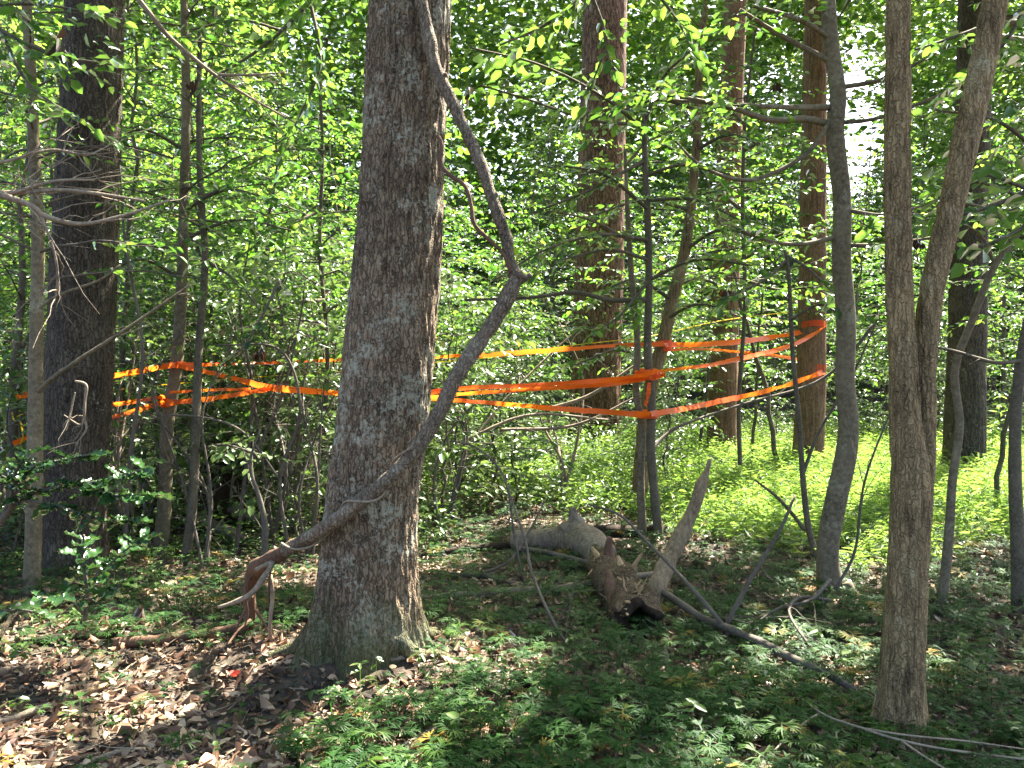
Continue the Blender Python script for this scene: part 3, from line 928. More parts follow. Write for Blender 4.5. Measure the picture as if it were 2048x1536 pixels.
protos = []
for i in range(6):
    protos.append(proto_tree(U(5.0, 6.5), U(0.9, 1.6), 40, U(1.5, 1.9), (0.075, 0.09, 0.105, 0.13, 0.085, 0.095)[i], U(0.03, 0.05), 'leaf', tone=U(0.4, 0.65), ratio=0.56))
for i in range(3):
    protos.append(proto_tree(U(8.5, 11), U(2.0, 3.2), 56, 2.4, 0.15, U(0.05, 0.09), 'leaf_far' if i else 'leaf', tone=U(0.4, 0.7), sp=0.15, leafsp=0.055, twl=0.42, ratio=0.6))
for i in range(2):
    protos.append(proto_tree(U(2.0, 2.8), 0.3, 36, 1.0, 0.095, 0.016, 'herb', tone=0.55, twl=0.26))

for i in range(3):
    protos.append(proto_tree(U(5.6, 6.6), 2.5, 26, U(1.7, 2.1), 0.10, 0.035, 'leaf', tone=U(0.45, 0.65), ratio=0.56))
ZONES = ['at the left edge', 'behind the dark wide trunk', 'left of the taped sapling', 'right of the taped sapling', 'left of the lichened trunk',
         'behind the hanging vine', 'behind the pine', 'around the taped pair', 'around the taped cedar', 'behind the smooth grey trunk', 'behind the forked tree', 'at the right edge']
ZB = [60, 220, 340, 520, 800, 1080, 1240, 1400, 1640, 1760, 1960]


PLACED = {}


def place(k, x, y, kindname, adj):
    o = link(kindname, None, None, (x, y, float(ground_h(x, y))))
    o.rotation_euler = (rng.normal(0, 0.07), rng.normal(0, 0.07), U(0, 6.28))
    s = U(0.8, 1.2)
    o.scale = (s, s, s)
    z = int(np.searchsorted(ZB, 1024 + F * x / y))
    row = 0 if y < 12 else 1 if y < 18 else 2
    PLACED.setdefault((adj, kindname, row, z), []).append((x / y, o))
    for nm, me in zip(('trunk', 'branches', 'crown'), protos[k]):
        link(nm, me, o)


def px_of(x, y):
    return 1024 + F * x / y


cnt = 0
pts_used = []
def try_place(n, drange, k_choices, kindname, adj, gap, xr=0.78, ok=None):
    done = tries = 0
    while done < n and tries < n * 40:
        tries += 1
        y = U(*drange)
        x = U(-xr, xr) * y
        if ok is not None and not ok(px_of(x, y), y):
            continue
        if any((x - a) ** 2 + (y - b) ** 2 < gap * gap for a, b in pts_used):
            continue
        pts_used.append((x, y))
        place(int(rng.choice(k_choices)), x, y, kindname, adj)
        done += 1


def open_side(px, y):                 # the grass clearing at the right stays free of saplings
    if 880 < px < 2300 and y < 15.5:
        return False
    if px < 880 and y < 8.6:
        return False
    return not (560 < px < 900 and y < 12)


try_place(38, (8.6, 15), range(0, 6), 'sapling', 'slender leafy sapling', 1.0, ok=open_side)
try_place(72, (14, 24), range(0, 6), 'sapling', 'slender leafy sapling', 1.3, ok=open_side)
try_place(60, (18, 34), range(6, 9), 'tree', 'tall leafy tree', 2.0, ok=lambda px, y: open_side(px, y) and not (1640 < px < 1760 and y > 15))
try_place(60, (8.0, 17), range(9, 11), 'shrub', 'low leafy shrub', 0.7, ok=lambda px, y: (px < 900 or 870 < px < 1380 and y > 9.5 or y > 14.5) and not (1095 < px < 1290 and y < 15) and not (1380 < px < 1510 and y < 14))

for px, d in ((2010, 8.8), (2120, 7.6), (1490, 12.6), (1570, 11.7), (1400, 13.6), (1110, 13.6)):
    place(int(rng.integers(11, 14)), (px - 1024) / F * d, d, 'sapling', 'thin high crowned sapling')
for px, d in ((40, 13.5), (330, 14.5), (470, 17), (-60, 16), (180, 18)):
    place(int(rng.integers(7, 9)), (px - 1024) / F * d, d, 'tree', 'bright tall leafy tree')

for px, d in ((235, 7.4), (290, 8.2), (420, 8.4), (545, 8.2), (600, 7.4), (640, 8.4), (560, 9.0), (900, 9.2), (980, 9.9), (1040, 9.8), (260, 9.0), (340, 8.7), (400, 9.3), (480, 8.8), (520, 9.5), (640, 9.2), (690, 9.9), (20, 6.9), (-60, 6.2), (380, 8.9)):
    place(int(rng.integers(9, 11)), (px - 1024) / F * d, d, 'shrub', 'low leafy shrub')

ROWS = ['front row', 'middle row', 'back row']
ORD = ['first', 'second', 'third', 'fourth', 'fifth', 'sixth', 'seventh', 'eighth', 'ninth', 'tenth', 'eleventh', 'twelfth', 'thirteenth', 'fourteenth', 'fifteenth', 'sixteenth', 'seventeenth', 'eighteenth', 'nineteenth', 'twentieth']
for (adj, kindname, row, z), mem in PLACED.items():
    mem.sort(key=lambda q: q[0])
    for i, (_, o) in enumerate(mem):
        if len(mem) == 1:
            lab = f'{adj} in the {ROWS[row]} of the thicket {ZONES[z]}'
        elif len(mem) == 2:
            lab = f'{adj} {ZONES[z]}, the {("left", "right")[i]} of two in the {ROWS[row]}'
        else:
            lab = f'{adj} {ZONES[z]}, {ORD[min(i, 19)]} from the left in the {ROWS[row]}'
        tag(o, lab, kindname, f'{kindname}s in the {ROWS[row]} of the thicket {ZONES[z]}')

# far forest that reads as one mass
def far_forest():
    g = np.random.default_rng(5)
    n = 7000
    y = g.uniform(30, 62, n)
    x = g.uniform(-0.85, 0.85, n) * y
    z = g.uniform(0, 1, n) ** 0.9 * (6 + 0.55 * y) + np.maximum(ground_h(x, y), 0)
    px = px_of(x, y)
    py = 740 - (z - 1.6) / y * F
    gap = ((px - 1705) / 75) ** 2 + ((py - 240) / 190) ** 2 < 1
    gap |= ((px - 1540) / 40) ** 2 + ((py - 190) / 60) ** 2 < 1
    k = ~gap
    cc = np.c_[x, y, z][k]
    m = 40
    N = len(cc) * m
    p = np.repeat(cc, m, 0) + g.normal(0, 0.95, (N, 3)) * np.array([1, 1, 0.6])
    d = g.normal(0, 1, (N, 3)) * np.array([1, 1, 0.5])
    nr = np.c_[g.normal(0, 0.5, (N, 2)), np.ones(N)]
    L = 0.42 * g.uniform(0.6, 1.2, N)
    V, Q = leaves_geom(p, d, nr, L, L * 0.62)
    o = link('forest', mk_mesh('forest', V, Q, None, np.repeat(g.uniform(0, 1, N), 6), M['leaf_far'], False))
    o['kind'] = 'stuff'
    o['label'] = 'bright sunlit green forest far behind the thicket'


far_forest()

# ------------------------------------------------------------------ the woody vine round the big trunk
VP = [(228, 1312, 4.52, 20), (300, 1305, 4.56, 22), (380, 1288, 4.66, 22), (440, 1282, 4.7, 23), (482, 1268, 4.72, 25), (500, 1235, 4.66, 28), (498, 1185, 4.6, 30), (506, 1146, 4.5, 34), (520, 1130, 4.42, 38), (548, 1116, 4.3, 34), (590, 1090, 4.2, 32),
      (640, 1062, 4.06, 34), (700, 1018, 3.98, 34), (760, 972, 3.96, 34), (815, 918, 3.95, 35), (855, 865, 3.95, 36), (890, 800, 3.96, 38), (920, 740, 3.98, 37), (955, 690, 4.0, 37), (990, 640, 4.0, 38), (1015, 595, 4.0, 40), (1030, 555, 4.0, 34),
      (1020, 520, 4.0, 30), (1010, 470, 4.0, 30), (985, 400, 4.0, 30), (962, 330, 4.02, 30), (930, 260, 4.04, 31), (900, 195, 4.06, 31), (870, 130, 4.08, 32), (855, 60, 4.1, 32), (842, -10, 4.1, 30), (830, -120, 4.12, 28), (815, -330, 4.15, 24)]


def build_vine():
    c, r = px_path(VP, 330)
    r = r * np.linspace(0.9, 0.76, 330)
    c = lifted(c, r, 0.9)
    base = G(228, 1312)
    root = thing('woody_vine', 'thick bare vine sweeping from the ground across the big lichened trunk and up again', 'vine', base)
    k = int(330 * 0.27)
    low, up = MB(), MB()
    low.add(*tube(c[:k + 1], r[:k + 1], 18, True, amp=0.22, freq=13))
    up.add(*tube(c[k:], r[k:], 18, True, amp=0.17, freq=12))
    link('root', low.mesh('root', M['vine_red'], base), root)
    link('stem', up.mesh('stem', M['vine'], base), root)
    mb = MB()
    kn = []
    for q in [[(1036, 560, 4.0, 24), (1052, 556, 3.98, 14), (1062, 548, 3.97, 9)], [(1018, 545, 4.0, 20), (1040, 550, 3.98, 18), (1056, 558, 3.97, 8)]]:
        cc, rr = px_path(q, 8)
        mb = MB(); mb.add(*tube(cc, rr, 9, True, amp=0.12, freq=30)); kn.append(mb)
    for a, sd in ((150, 1), (270, -1), (395, 1), (610, -1)):                  # short broken side shoots
        i = max(int(np.argmin(np.abs(c[:, 2] - P(900, a, 4)[2]))), k + 2)
        d = unit(c[min(i + 3, len(c) - 1)] - c[i - 3])
        e = unit(np.array([sd * 0.9, -0.35, 0.25]) + 0.4 * d)
        mb = MB(); kn.append(mb)
        mb.add(*tube(c[i] + np.outer(np.linspace(0.2, 1.28, 5) * r[i], e), r[i] * np.array([0.75, 0.6, 0.45, 0.36, 0.25]), 9, True, amp=0.2, freq=40))
    for mb in kn:
        link('knot', mb.mesh('knot', M['vine'], base), root)
    for q in [[(505, 1190, 4.55, 7), (480, 1240, 4.5, 5), (468, 1275, 4.5, 3)], [(512, 1220, 4.55, 7), (530, 1250, 4.5, 5), (548, 1280, 4.45, 3)], [(500, 1240, 4.6, 8), (475, 1262, 4.5, 6), (455, 1290, 4.4, 3)],
              [(503, 1150, 4.45, 6), (490, 1180, 4.42, 5), (496, 1230, 4.45, 4), (484, 1262, 4.45, 2)], [(545, 1115, 4.3, 5), (538, 1180, 4.4, 4), (545, 1270, 4.5, 3)], [(420, 1285, 4.65, 7), (400, 1310, 4.5, 5), (385, 1325, 4.4, 3)]]:
        cc, rr = px_path(q, 16)
        mb = MB(); mb.add(*tube(cc, rr, 6, True, amp=0.2, freq=30))
        link('rootlet', mb.mesh('rootlet', M['vine_red'], base), root)
    # thin vine creeping round the thick one
    i0, i1 = int(330 * 0.26), int(330 * 0.44)
    s = np.arange(i0, i1)
    t, N, B = frames(c)
    ph = np.linspace(0, 15, len(s)) + 0.8 * np.sin(np.linspace(0, 9, len(s)))
    cc = c[s] + (N[s] * np.cos(ph)[:, None] + B[s] * np.sin(ph)[:, None]) * (r[s] + 0.008)[:, None]
    mb = MB(); mb.add(*tube(cc, 0.0065, 7, True))
    cc, rr = px_path([(512, 1140, 4.3, 9), (545, 1125, 4.25, 10), (530, 1150, 4.2, 12), (510, 1180, 4.2, 12), (480, 1200, 4.2, 10), (436, 1215, 4.2, 6)], 20)
    mb.add(*tube(cc, rr, 8, True, amp=0.15, freq=30))
    cc, rr = px_path([(540, 1150, 4.4, 9), (545, 1190, 4.4, 8), (540, 1250, 4.4, 8), (545, 1300, 4.5, 5)], 16)
    mb.add(*tube(cc, rr, 7, True))
    link('creeper', mb.mesh('creeper', M['dead'], base), root)
    cc, rr = px_path([(876, 272, 4.1, 9), (884, 290, 4.08, 9), (880, 325, 4.07, 9), (900, 350, 4.05, 9), (930, 372, 4.03, 9), (942, 410, 4.02, 9), (950, 450, 4.0, 9), (985, 485, 3.98, 9), (1008, 510, 3.97, 8), (1022, 545, 3.97, 8)], 40)
    mb = MB(); mb.add(*tube(cc, rr, 8, True, amp=0.1, freq=20))
    link('side_stem', mb.mesh('side_stem', M['vine_red'], base), root)


build_vine()


def hanging(label, pts_list, leaf, ratio=0.58, tone=0.5, tw=0.32, sp=0.11, leafm='leaf_big', root=None):
    base = P(*pts_list[0][0][:3])
    if root is None:
        root = thing('leafy_branch', label, 'branch', base)
    else:
        base = np.array(root.location)
    fo = Foliage()
    for pts in pts_list:
        lc, lr = px_path(pts, 26)
        mb = MB(); mb.add(*tube(lc, lr, 8, True, amp=0.1, freq=18))
        link('limb', mb.mesh('limb', M['sapling'], base), root)
        L = float(np.sum(np.linalg.norm(np.diff(lc, axis=0), axis=1)))
        m = int(L / sp)
        for i in range(m):
            j = min(int((0.15 + 0.85 * (i + U(0, 1)) / m) * 25), 24)
            dd = unit(lc[j + 1] - lc[j])
            sd = np.cross(dd, [0, 0, 1.0])
            ang = (1 if i % 2 else -1) * U(0.5, 1.1)
            leafy_twig(fo, lc[j], dd * math.cos(ang) + sd * math.sin(ang) + np.array([0, 0, U(-0.3, 0.2)]), tw * U(0.6, 1.3), leaf, leaf * 0.5, r=0.002, tone=tone, ratio=ratio)
    link('twigs', fo.tw.mesh('twigs', M['twig'], base), root)['kind'] = 'stuff'
    link('foliage', fo.mesh('foliage', M[leafm], base), root)


hanging('leafy limb with broad leaves drooping in from the right edge over the forked tree', [[(2180, 330, 4.3, 16), (2060, 380, 4.3, 11), (1960, 420, 4.25, 8), (1850, 440, 4.2, 4)], [(2060, 380, 4.3, 9), (1980, 350, 4.2, 6), (1890, 330, 4.1, 3)], [(2100, 420, 4.4, 9), (2020, 470, 4.4, 6), (1930, 500, 4.3, 3)]], 0.10)
hanging('sunlit leafy limb reaching in at the top right corner', [[(2200, -60, 5.2, 16), (2050, 20, 5.2, 11), (1920, 70, 5.1, 7), (1830, 100, 5.0, 4)], [(2050, 20, 5.2, 8), (1990, 110, 5.1, 6), (1900, 170, 5.0, 3)]], 0.10, tone=0.8)
hanging('leafy limb hanging down at the top between the vine and the pine', [[(1260, -120, 5.2, 14), (1180, -20, 5.2, 11), (1090, 50, 5.15, 7), (1000, 90, 5.1, 4)], [(1180, -20, 5.2, 8), (1210, 80, 5.15, 6), (1180, 180, 5.1, 3)], [(1240, -90, 5.2, 8), (1340, 20, 5.2, 6), (1390, 110, 5.1, 3)]], 0.095, tone=0.7)
hanging('leafy limb at the top left in front of the dark trunk', [[(-120, -20, 4.8, 14), (0, 60, 4.8, 10), (110, 110, 4.75, 7), (230, 130, 4.7, 4)], [(0, 60, 4.8, 8), (60, 170, 4.7, 5), (160, 240, 4.6, 3)], [(-60, 10, 4.8, 8), (90, 10, 4.9, 6), (250, 40, 5.0, 3)]], 0.09, tone=0.5)
hanging('leafy limb crossing high between the thin left sapling and the lichened trunk', [[(700, -120, 6.6, 14), (620, 0, 6.5, 10), (530, 90, 6.4, 7), (420, 160, 6.3, 4)], [(620, 0, 6.5, 8), (640, 130, 6.4, 5), (590, 250, 6.3, 3)], [(560, 60, 6.5, 7), (480, 40, 6.3, 5), (380, 60, 6.2, 3)]], 0.10, tone=0.65)


hanging('', [[(1298, 480, 7.4, 9), (1200, 470, 7.0, 7), (1090, 500, 6.6, 5), (990, 560, 6.3, 3)], [(1298, 420, 7.4, 8), (1210, 350, 7.0, 6), (1110, 330, 6.7, 3)], [(1298, 560, 7.4, 8), (1230, 640, 7.1, 5), (1160, 660, 6.9, 3)],
                  [(1296, 400, 7.4, 8), (1390, 400, 7.0, 6), (1480, 440, 6.7, 3)]], 0.085, root=S6[0], leafm='leaf', tone=0.55)
hanging('', [[(1487, 520, 9.4, 8), (1560, 470, 9.0, 6), (1650, 450, 8.6, 3)], [(1485, 420, 9.3, 8), (1420, 380, 9.0, 6), (1340, 400, 8.7, 3)], [(1487, 600, 9.4, 8), (1410, 560, 9.0, 6), (1330, 570, 8.7, 3)], [(1490, 300, 9.2, 8), (1560, 270, 9.0, 6), (1640, 300, 8.8, 3)],
                  [(1488, 560, 9.4, 8), (1560, 580, 9.0, 6), (1640, 570, 8.7, 3)], [(1490, 250, 9.2, 7), (1420, 190, 9.0, 5), (1340, 180, 8.8, 3)]], 0.095, root=S8[0], leafm='leaf', tone=0.55, tw=0.42)
hanging('', [[(1330, 640, 8.4, 8), (1390, 610, 8.1, 6), (1470, 620, 7.8, 3)], [(1345, 600, 8.4, 8), (1270, 560, 8.1, 6), (1190, 590, 7.8, 3)], [(1370, 500, 8.4, 8), (1440, 460, 8.1, 6), (1530, 480, 7.8, 3)], [(1380, 420, 8.4, 8), (1290, 400, 8.1, 6), (1190, 430, 7.8, 3)],
                  [(1392, 300, 8.4, 8), (1460, 270, 8.1, 6), (1540, 300, 7.8, 3)], [(1395, 220, 8.4, 8), (1310, 200, 8.1, 6), (1200, 240, 7.8, 3)], [(1310, 740, 8.4, 7), (1240, 700, 8.1, 5), (1150, 730, 7.8, 3)]], 0.085, root=S7[0], leafm='leaf', tone=0.5, tw=0.38)
hanging('', [[(368, 420, 7.0, 9), (450, 380, 6.7, 7), (550, 400, 6.4, 3)], [(366, 480, 7.0, 8), (470, 440, 6.7, 6), (580, 460, 6.4, 3)], [(364, 560, 7.0, 8), (290, 520, 6.8, 5), (220, 540, 6.6, 3)],
                  [(370, 300, 7.0, 8), (290, 260, 6.8, 5), (220, 280, 6.6, 3)]], 0.085, root=S2[0], leafm='leaf', tone=0.5)
hanging('', [[(645, 420, 8.0, 8), (560, 460, 7.6, 6), (470, 520, 7.3, 3)], [(650, 600, 8.0, 8), (570, 610, 7.6, 6), (490, 660, 7.3, 3)], [(642, 300, 8.0, 8), (560, 300, 7.6, 6), (480, 340, 7.3, 3)]], 0.09, root=S4[0], leafm='leaf', tone=0.6)
hanging('', [[(410, 520, 6.8, 7), (470, 560, 6.6, 5), (520, 620, 6.4, 3)], [(392, 900, 6.6, 7), (450, 890, 6.4, 5), (520, 910, 6.2, 3)], [(388, 950, 6.55, 7), (310, 920, 6.3, 5), (250, 940, 6.1, 3)]], 0.085, root=S3[0], leafm='herb', tone=0.6)


# ------------------------------------------------------------------ orange tape
def ribbon(pts, n, twist=0.5, seed=0):
    """pts rows (px, py, depth, width px): a hanging flat band with a slight roll"""
    g = np.random.default_rng(seed)
    rows = np.array([np.r_[P(a, b, d), 0.76 * w * d / F] for a, b, d, w in pts])
    s = spline(rows, n)
    c, w = s[:, :3], s[:, 3]
    t = unit(np.gradient(c, axis=0))
    up = np.array([0, 0, 1.0]) - t * t[:, 2:3]
    up = unit(up)
    side = np.cross(t, up)
    q = np.linspace(0, 1, n)
    ro = twist * (np.sin(q * g.uniform(6, 12) + g.uniform(0, 6)) * 0.6 + 0.4 * np.sin(q * g.uniform(14, 30)))
    h = up * np.cos(ro)[:, None] + side * np.sin(ro)[:, None]
    K = np.array([-0.5, -0.17, 0.17, 0.5])
    cup = np.array([0.0, 0.10, 0.10, 0.0])
    nn = np.cross(h, t)
    V = c[:, None] + h[:, None] * (K[None, :, None] * w[:, None, None]) + nn[:, None] * (cup[None, :, None] * w[:, None, None] * g.uniform(-1, 1))
    V = V + 0.004 * g.normal(0, 1, (n, 1, 3)) * 0.5
    i, j = np.meshgrid(np.arange(n - 1), np.arange(3), indexing='ij')
    a = i * 4 + j
    Q = np.stack([a, a + 1, a + 5, a + 4], -1).reshape(-1, 4)
    return V.reshape(-1, 3), Q


def ring(centre, rad, w, tilt=0.0, turns=1.0):
    n = int(22 * turns)
    th = np.linspace(0, 6.2832 * turns, n)
    z = tilt * rad * np.sin(th)
    c = np.stack([centre[0] + rad * np.cos(th), centre[1] + rad * np.sin(th), centre[2] + z], -1)
    V = np.stack([c - [0, 0, w / 2], c + [0, 0, w / 2]], 1).reshape(-1, 3)
    i = np.arange(n - 1) * 2
    return V, np.stack([i, i + 1, i + 3, i + 2], -1)


def tape(label, runs, wraps=(), mat='tape', name='flagging_tape', cat='tape'):
    base = P(*runs[0][0][:3])
    root = thing(name, label, cat, base, None)
    for k, rr in enumerate(runs):
        mb = MB()
        mb.add(*ribbon(rr, 90, 0.8, seed=len(label) * 7 + k))
        link('strip', mb.mesh('strip', M[mat], base), root)
    for (px, py, d, wpx, radpx, tilt) in wraps:
        mb = MB()
        mb.add(*ring(P(px, py, d), radpx * d / F, wpx * d / F, tilt))
        link('wrap', mb.mesh('wrap', M[mat], base), root)


tape('highest orange tape strand, running the whole width from behind the dark trunk to the cedar',
     [[(28, 796, 7.6, 15), (85, 782, 7.4, 15), (150, 768, 7.2, 15), (210, 755, 7.05, 14), (300, 738, 6.95, 15), (352, 729, 6.85, 15)],
      [(356, 727, 6.85, 14), (400, 729, 7.1, 9), (470, 728, 7.6, 7), (570, 724, 8.0, 8), (680, 720, 8.3, 9), (800, 717, 8.5, 9), (900, 713, 8.5, 9), (1000, 708, 8.5, 12), (1150, 697, 8.4, 12), (1250, 690, 8.3, 13), (1328, 688, 8.25, 14)],
      [(1330, 690, 8.25, 13), (1400, 689, 9.0, 14), (1480, 683, 10.0, 15), (1560, 672, 11.2, 14), (1602, 664, 12.0, 13)]],
     [(1329, 690, 8.4, 20, 14.5, 0.2), (1328, 693, 8.4, 10, 15, -0.5), (354, 729, 7.0, 12, 13, 0.1)])
tape('middle orange tape strand dipping from the thin left sapling to the taped pair and cedar',
     [[(356, 731, 6.86, 12), (440, 750, 6.82, 12), (500, 766, 6.8, 15), (545, 776, 6.8, 17), (620, 782, 6.8, 17), (690, 787, 6.85, 17), (780, 787, 6.9, 16), (860, 784, 6.95, 14), (930, 776, 7.0, 12), (1050, 771, 7.1, 12), (1180, 763, 7.2, 13), (1270, 755, 7.25, 18), (1300, 748, 7.25, 22)],
      [(1302, 746, 7.25, 16), (1350, 738, 7.7, 11), (1400, 733, 8.3, 9), (1450, 724, 9.0, 12), (1510, 710, 9.9, 13), (1560, 698, 10.7, 12), (1600, 683, 11.4, 12), (1649, 656, 12.05, 14)]],
     [(1294, 748, 7.45, 17, 24, 0.15), (1294, 751, 7.45, 9, 24.6, -0.3), (1624, 654, 12.2, 12, 27, -0.25)])
tape('short folded orange tape strand just under the middle one, right of the vine',
     [[(862, 796, 6.95, 13), (930, 787, 7.0, 12), (1000, 783, 7.1, 9), (1100, 776, 7.2, 11), (1200, 770, 7.25, 13), (1290, 758, 7.24, 16)], [(1300, 757, 7.24, 12), (1330, 749, 7.3, 12)], [(1299, 765, 7.22, 9), (1296, 790, 7.22, 11), (1291, 812, 7.22, 7)]])
tape('lowest orange tape strand, from the vine to the taped pair and up to the cedar',
     [[(862, 797, 7.0, 11), (920, 801, 7.05, 11), (1010, 808, 7.1, 12), (1100, 816, 7.15, 14), (1200, 823, 7.2, 15), (1270, 828, 7.23, 16), (1300, 828, 7.23, 16)],
      [(1302, 828, 7.25, 15), (1370, 817, 7.9, 15), (1450, 800, 8.9, 14), (1520, 785, 9.9, 14), (1580, 768, 10.9, 14), (1649, 743, 12.05, 14)]],
     [(1295, 828, 7.45, 14, 23, 0.05), (1624, 734, 12.2, 13, 27, 0.06)])
tape('lower left orange tape strand tied to the thin sapling behind the dark trunk',
     [[(22, 890, 7.6, 15), (60, 872, 7.4, 12), (85, 864, 7.3, 14), (150, 850, 7.1, 12), (210, 838, 7.0, 13), (270, 822, 6.9, 13), (328, 803, 6.83, 15)],
      [(332, 806, 6.83, 17), (400, 800, 6.82, 14), (460, 791, 6.8, 13), (520, 781, 6.79, 13), (545, 775, 6.79, 12)], [(210, 812, 7.0, 11), (270, 803, 6.9, 11), (328, 793, 6.83, 11)], [(340, 785, 6.84, 8), (420, 780, 6.83, 8), (500, 778, 6.8, 8)]],
     [(336, 804, 7.0, 18, 14.2, 0.1), (336, 808, 7.0, 10, 14.8, -0.4)])
tape('faint orange tape strand running behind the taped cedar', [[(1340, 700, 8.5, 7), (1400, 698, 9.5, 7), (1470, 703, 11, 7), (1530, 709, 12.3, 8), (1600, 719, 13.2, 8), (1625, 722, 13.4, 8)]])


def string(label, pts):
    c, r = px_path(pts, 50)
    base = c[0]
    o = link('string', None)
    bpy.data.objects.remove(o)
    mb = MB(); mb.add(*tube(c, r, 6, True))
    o = link('string', mb.mesh('string', M['string'], base), None, tuple(base))
    tag(o, label, 'string')


string('thin yellow string stretched level behind the upper orange tape on the left', [(30, 835, 7.7, 2.2), (85, 812, 7.5, 2.2), (210, 783, 7.4, 1.8), (400, 763, 7.6, 1.8), (600, 748, 7.9, 1.8), (700, 742, 8.0, 1.8)])
string('thin yellow string running up to the taped cedar on the right', [(870, 725, 8.6, 1.8), (1000, 712, 8.6, 1.8), (1150, 690, 8.6, 1.8), (1300, 672, 8.8, 1.8), (1450, 640, 10.5, 1.8), (1600, 622, 12.3, 1.8)])
string('loose yellow string hanging from the stem at the left edge', [(24, 825, 7.4, 2.5), (28, 840, 7.35, 3), (40, 843, 7.3, 3), (44, 858, 7.3, 3), (46, 875, 7.3, 3), (40, 890, 7.3, 3)])
sapling('sapling', 'dark thin post like stem at the left edge where the tape ends', [(20, 1090, 7.7, 22), (24, 950, 7.7, 20), (28, 800, 7.7, 18), (34, 700, 7.7, 16), (45, 560, 7.7, 13), (40, 400, 7.7, 10)], top=(4.4, 0, 0.1), crown=dict(z0=2.2, z1=4.2, nbr=14, Lmax=1.3, leaf=0.085))


# ------------------------------------------------------------------ fallen wood
def stick(name, label, cat, pts, mat, sides=9, n=40, amp=0.12, forks=(), freq=14, k=0.55):
    c, r = px_path(pts, n)
    c = lifted(c, r, k)
    base = c[0]
    mb = MB(); mb.add(*tube(c, r, sides, True, amp=amp, freq=freq))
    if not forks:
        o = link(name, mb.mesh(name, M[mat], base), None, tuple(base))
        return tag(o, label, cat)
    root = thing(name, label, cat, base)
    link('stem', mb.mesh('stem', M[mat], base), root)
    for fp in forks:
        c, r = px_path(fp, 18)
        mb = MB(); mb.add(*tube(c, r, 6, True, amp=amp, freq=freq))
        link('fork', mb.mesh('fork', M[mat], base), root)
    return root


stick('fallen_branch', 'long bent grey fallen branch slanting from the rotten log down to the forked tree', 'branch',
      [(1030, 1098, 6.9, 9), (1100, 1106, 6.6, 10), (1180, 1130, 6.2, 12), (1300, 1178, 5.5, 14), (1380, 1222, 5.0, 15), (1460, 1266, 4.6, 16), (1560, 1312, 4.2, 17), (1650, 1358, 3.95, 16), (1712, 1384, 3.8, 13)], 'twig', k=4.5, forks=[
          [(1452, 1258, 4.65, 12), (1400, 1195, 4.8, 10), (1340, 1130, 5.0, 8), (1290, 1080, 5.2, 7), (1240, 1030, 5.4, 6), (1180, 1010, 5.6, 4)],
          [(1450, 1255, 4.65, 10), (1500, 1160, 4.7, 9), (1560, 1060, 4.75, 7), (1590, 990, 4.8, 5)],
          [(1460, 1262, 4.6, 9), (1440, 1290, 4.65, 8), (1420, 1340, 4.5, 5)]])
stick('fallen_branch', 'pale straight fallen branch lying between the big trunk foot and the rotten log', 'branch',
      [(835, 1208, 5.5, 14), (950, 1198, 5.6, 15), (1050, 1188, 5.65, 16), (1150, 1172, 5.75, 16), (1240, 1156, 5.9, 14), (1330, 1146, 6.0, 12)], 'dead')
stick('fallen_branch', 'dark fallen branch half buried behind the big trunk', 'branch', [(840, 1112, 6.9, 12), (920, 1100, 7.0, 14), (1000, 1092, 7.1, 16), (1040, 1088, 7.1, 15)], 'rot')
stick('fallen_branch', 'crooked dark fallen branch with bare forks right of the big trunk', 'branch', [(880, 1150, 6.2, 10), (960, 1152, 6.2, 11), (1000, 1168, 6.0, 10), (1060, 1185, 5.8, 6)], 'twig',
      forks=[[(960, 1152, 6.2, 7), (900, 1180, 5.9, 5), (850, 1195, 5.8, 3)], [(960, 1150, 6.2, 7), (1020, 1120, 6.3, 5), (1060, 1060, 6.5, 4), (1090, 1000, 6.6, 3)]])
stick('fallen_branch', 'pale forked dead twigs crossing in front of the forked tree foot', 'branch', [(1605, 1398, 3.65, 3), (1650, 1430, 3.45, 4), (1720, 1455, 3.3, 5), (1800, 1480, 3.2, 5), (1900, 1500, 3.15, 5), (2060, 1520, 3.1, 5)], 'dead',
      forks=[[(1720, 1455, 3.3, 4), (1810, 1470, 3.2, 4), (1930, 1482, 3.2, 4), (2060, 1500, 3.2, 3)], [(1800, 1480, 3.2, 4), (1860, 1520, 3.05, 4), (1930, 1560, 2.95, 3)], [(1640, 1425, 3.5, 5), (1590, 1460, 3.35, 5), (1550, 1500, 3.2, 4)]])
stick('fallen_branch', 'short pale fallen stick on the sunlit litter at the lower left', 'branch', [(148, 1398, 3.9, 13), (190, 1388, 3.95, 14), (215, 1382, 4.0, 12)], 'heart')
stick('fallen_branch', 'pale thin forked twig lying below the vine root', 'branch', [(258, 1272, 4.7, 6), (310, 1266, 4.75, 7), (340, 1255, 4.8, 6), (370, 1235, 4.85, 4)], 'dead', forks=[[(335, 1258, 4.78, 4), (336, 1270, 4.7, 4), (338, 1283, 4.65, 3)]])
stick('fallen_branch', 'thick dark fallen limb lying on the ground behind the vine root', 'branch', [(540, 1240, 5.0, 22), (580, 1238, 4.95, 24), (620, 1240, 4.9, 22)], 'rot')
stick('fallen_branch', 'dark round fallen limb under the clubmoss at lower left', 'branch', [(0, 1310, 4.5, 10), (70, 1298, 4.6, 16), (150, 1294, 4.65, 18), (235, 1290, 4.7, 18)], 'rot')
stick('fallen_branch', 'brown stick leaning on the right root of the big trunk', 'branch', [(760, 1365, 4.05, 8), (800, 1338, 4.1, 10), (850, 1308, 4.15, 10)], 'dead')
stick('fallen_branch', 'thin grey stick on the ground at the bottom middle', 'branch', [(962, 1448, 3.6, 6), (1000, 1468, 3.5, 8), (1040, 1510, 3.3, 9)], 'twig')
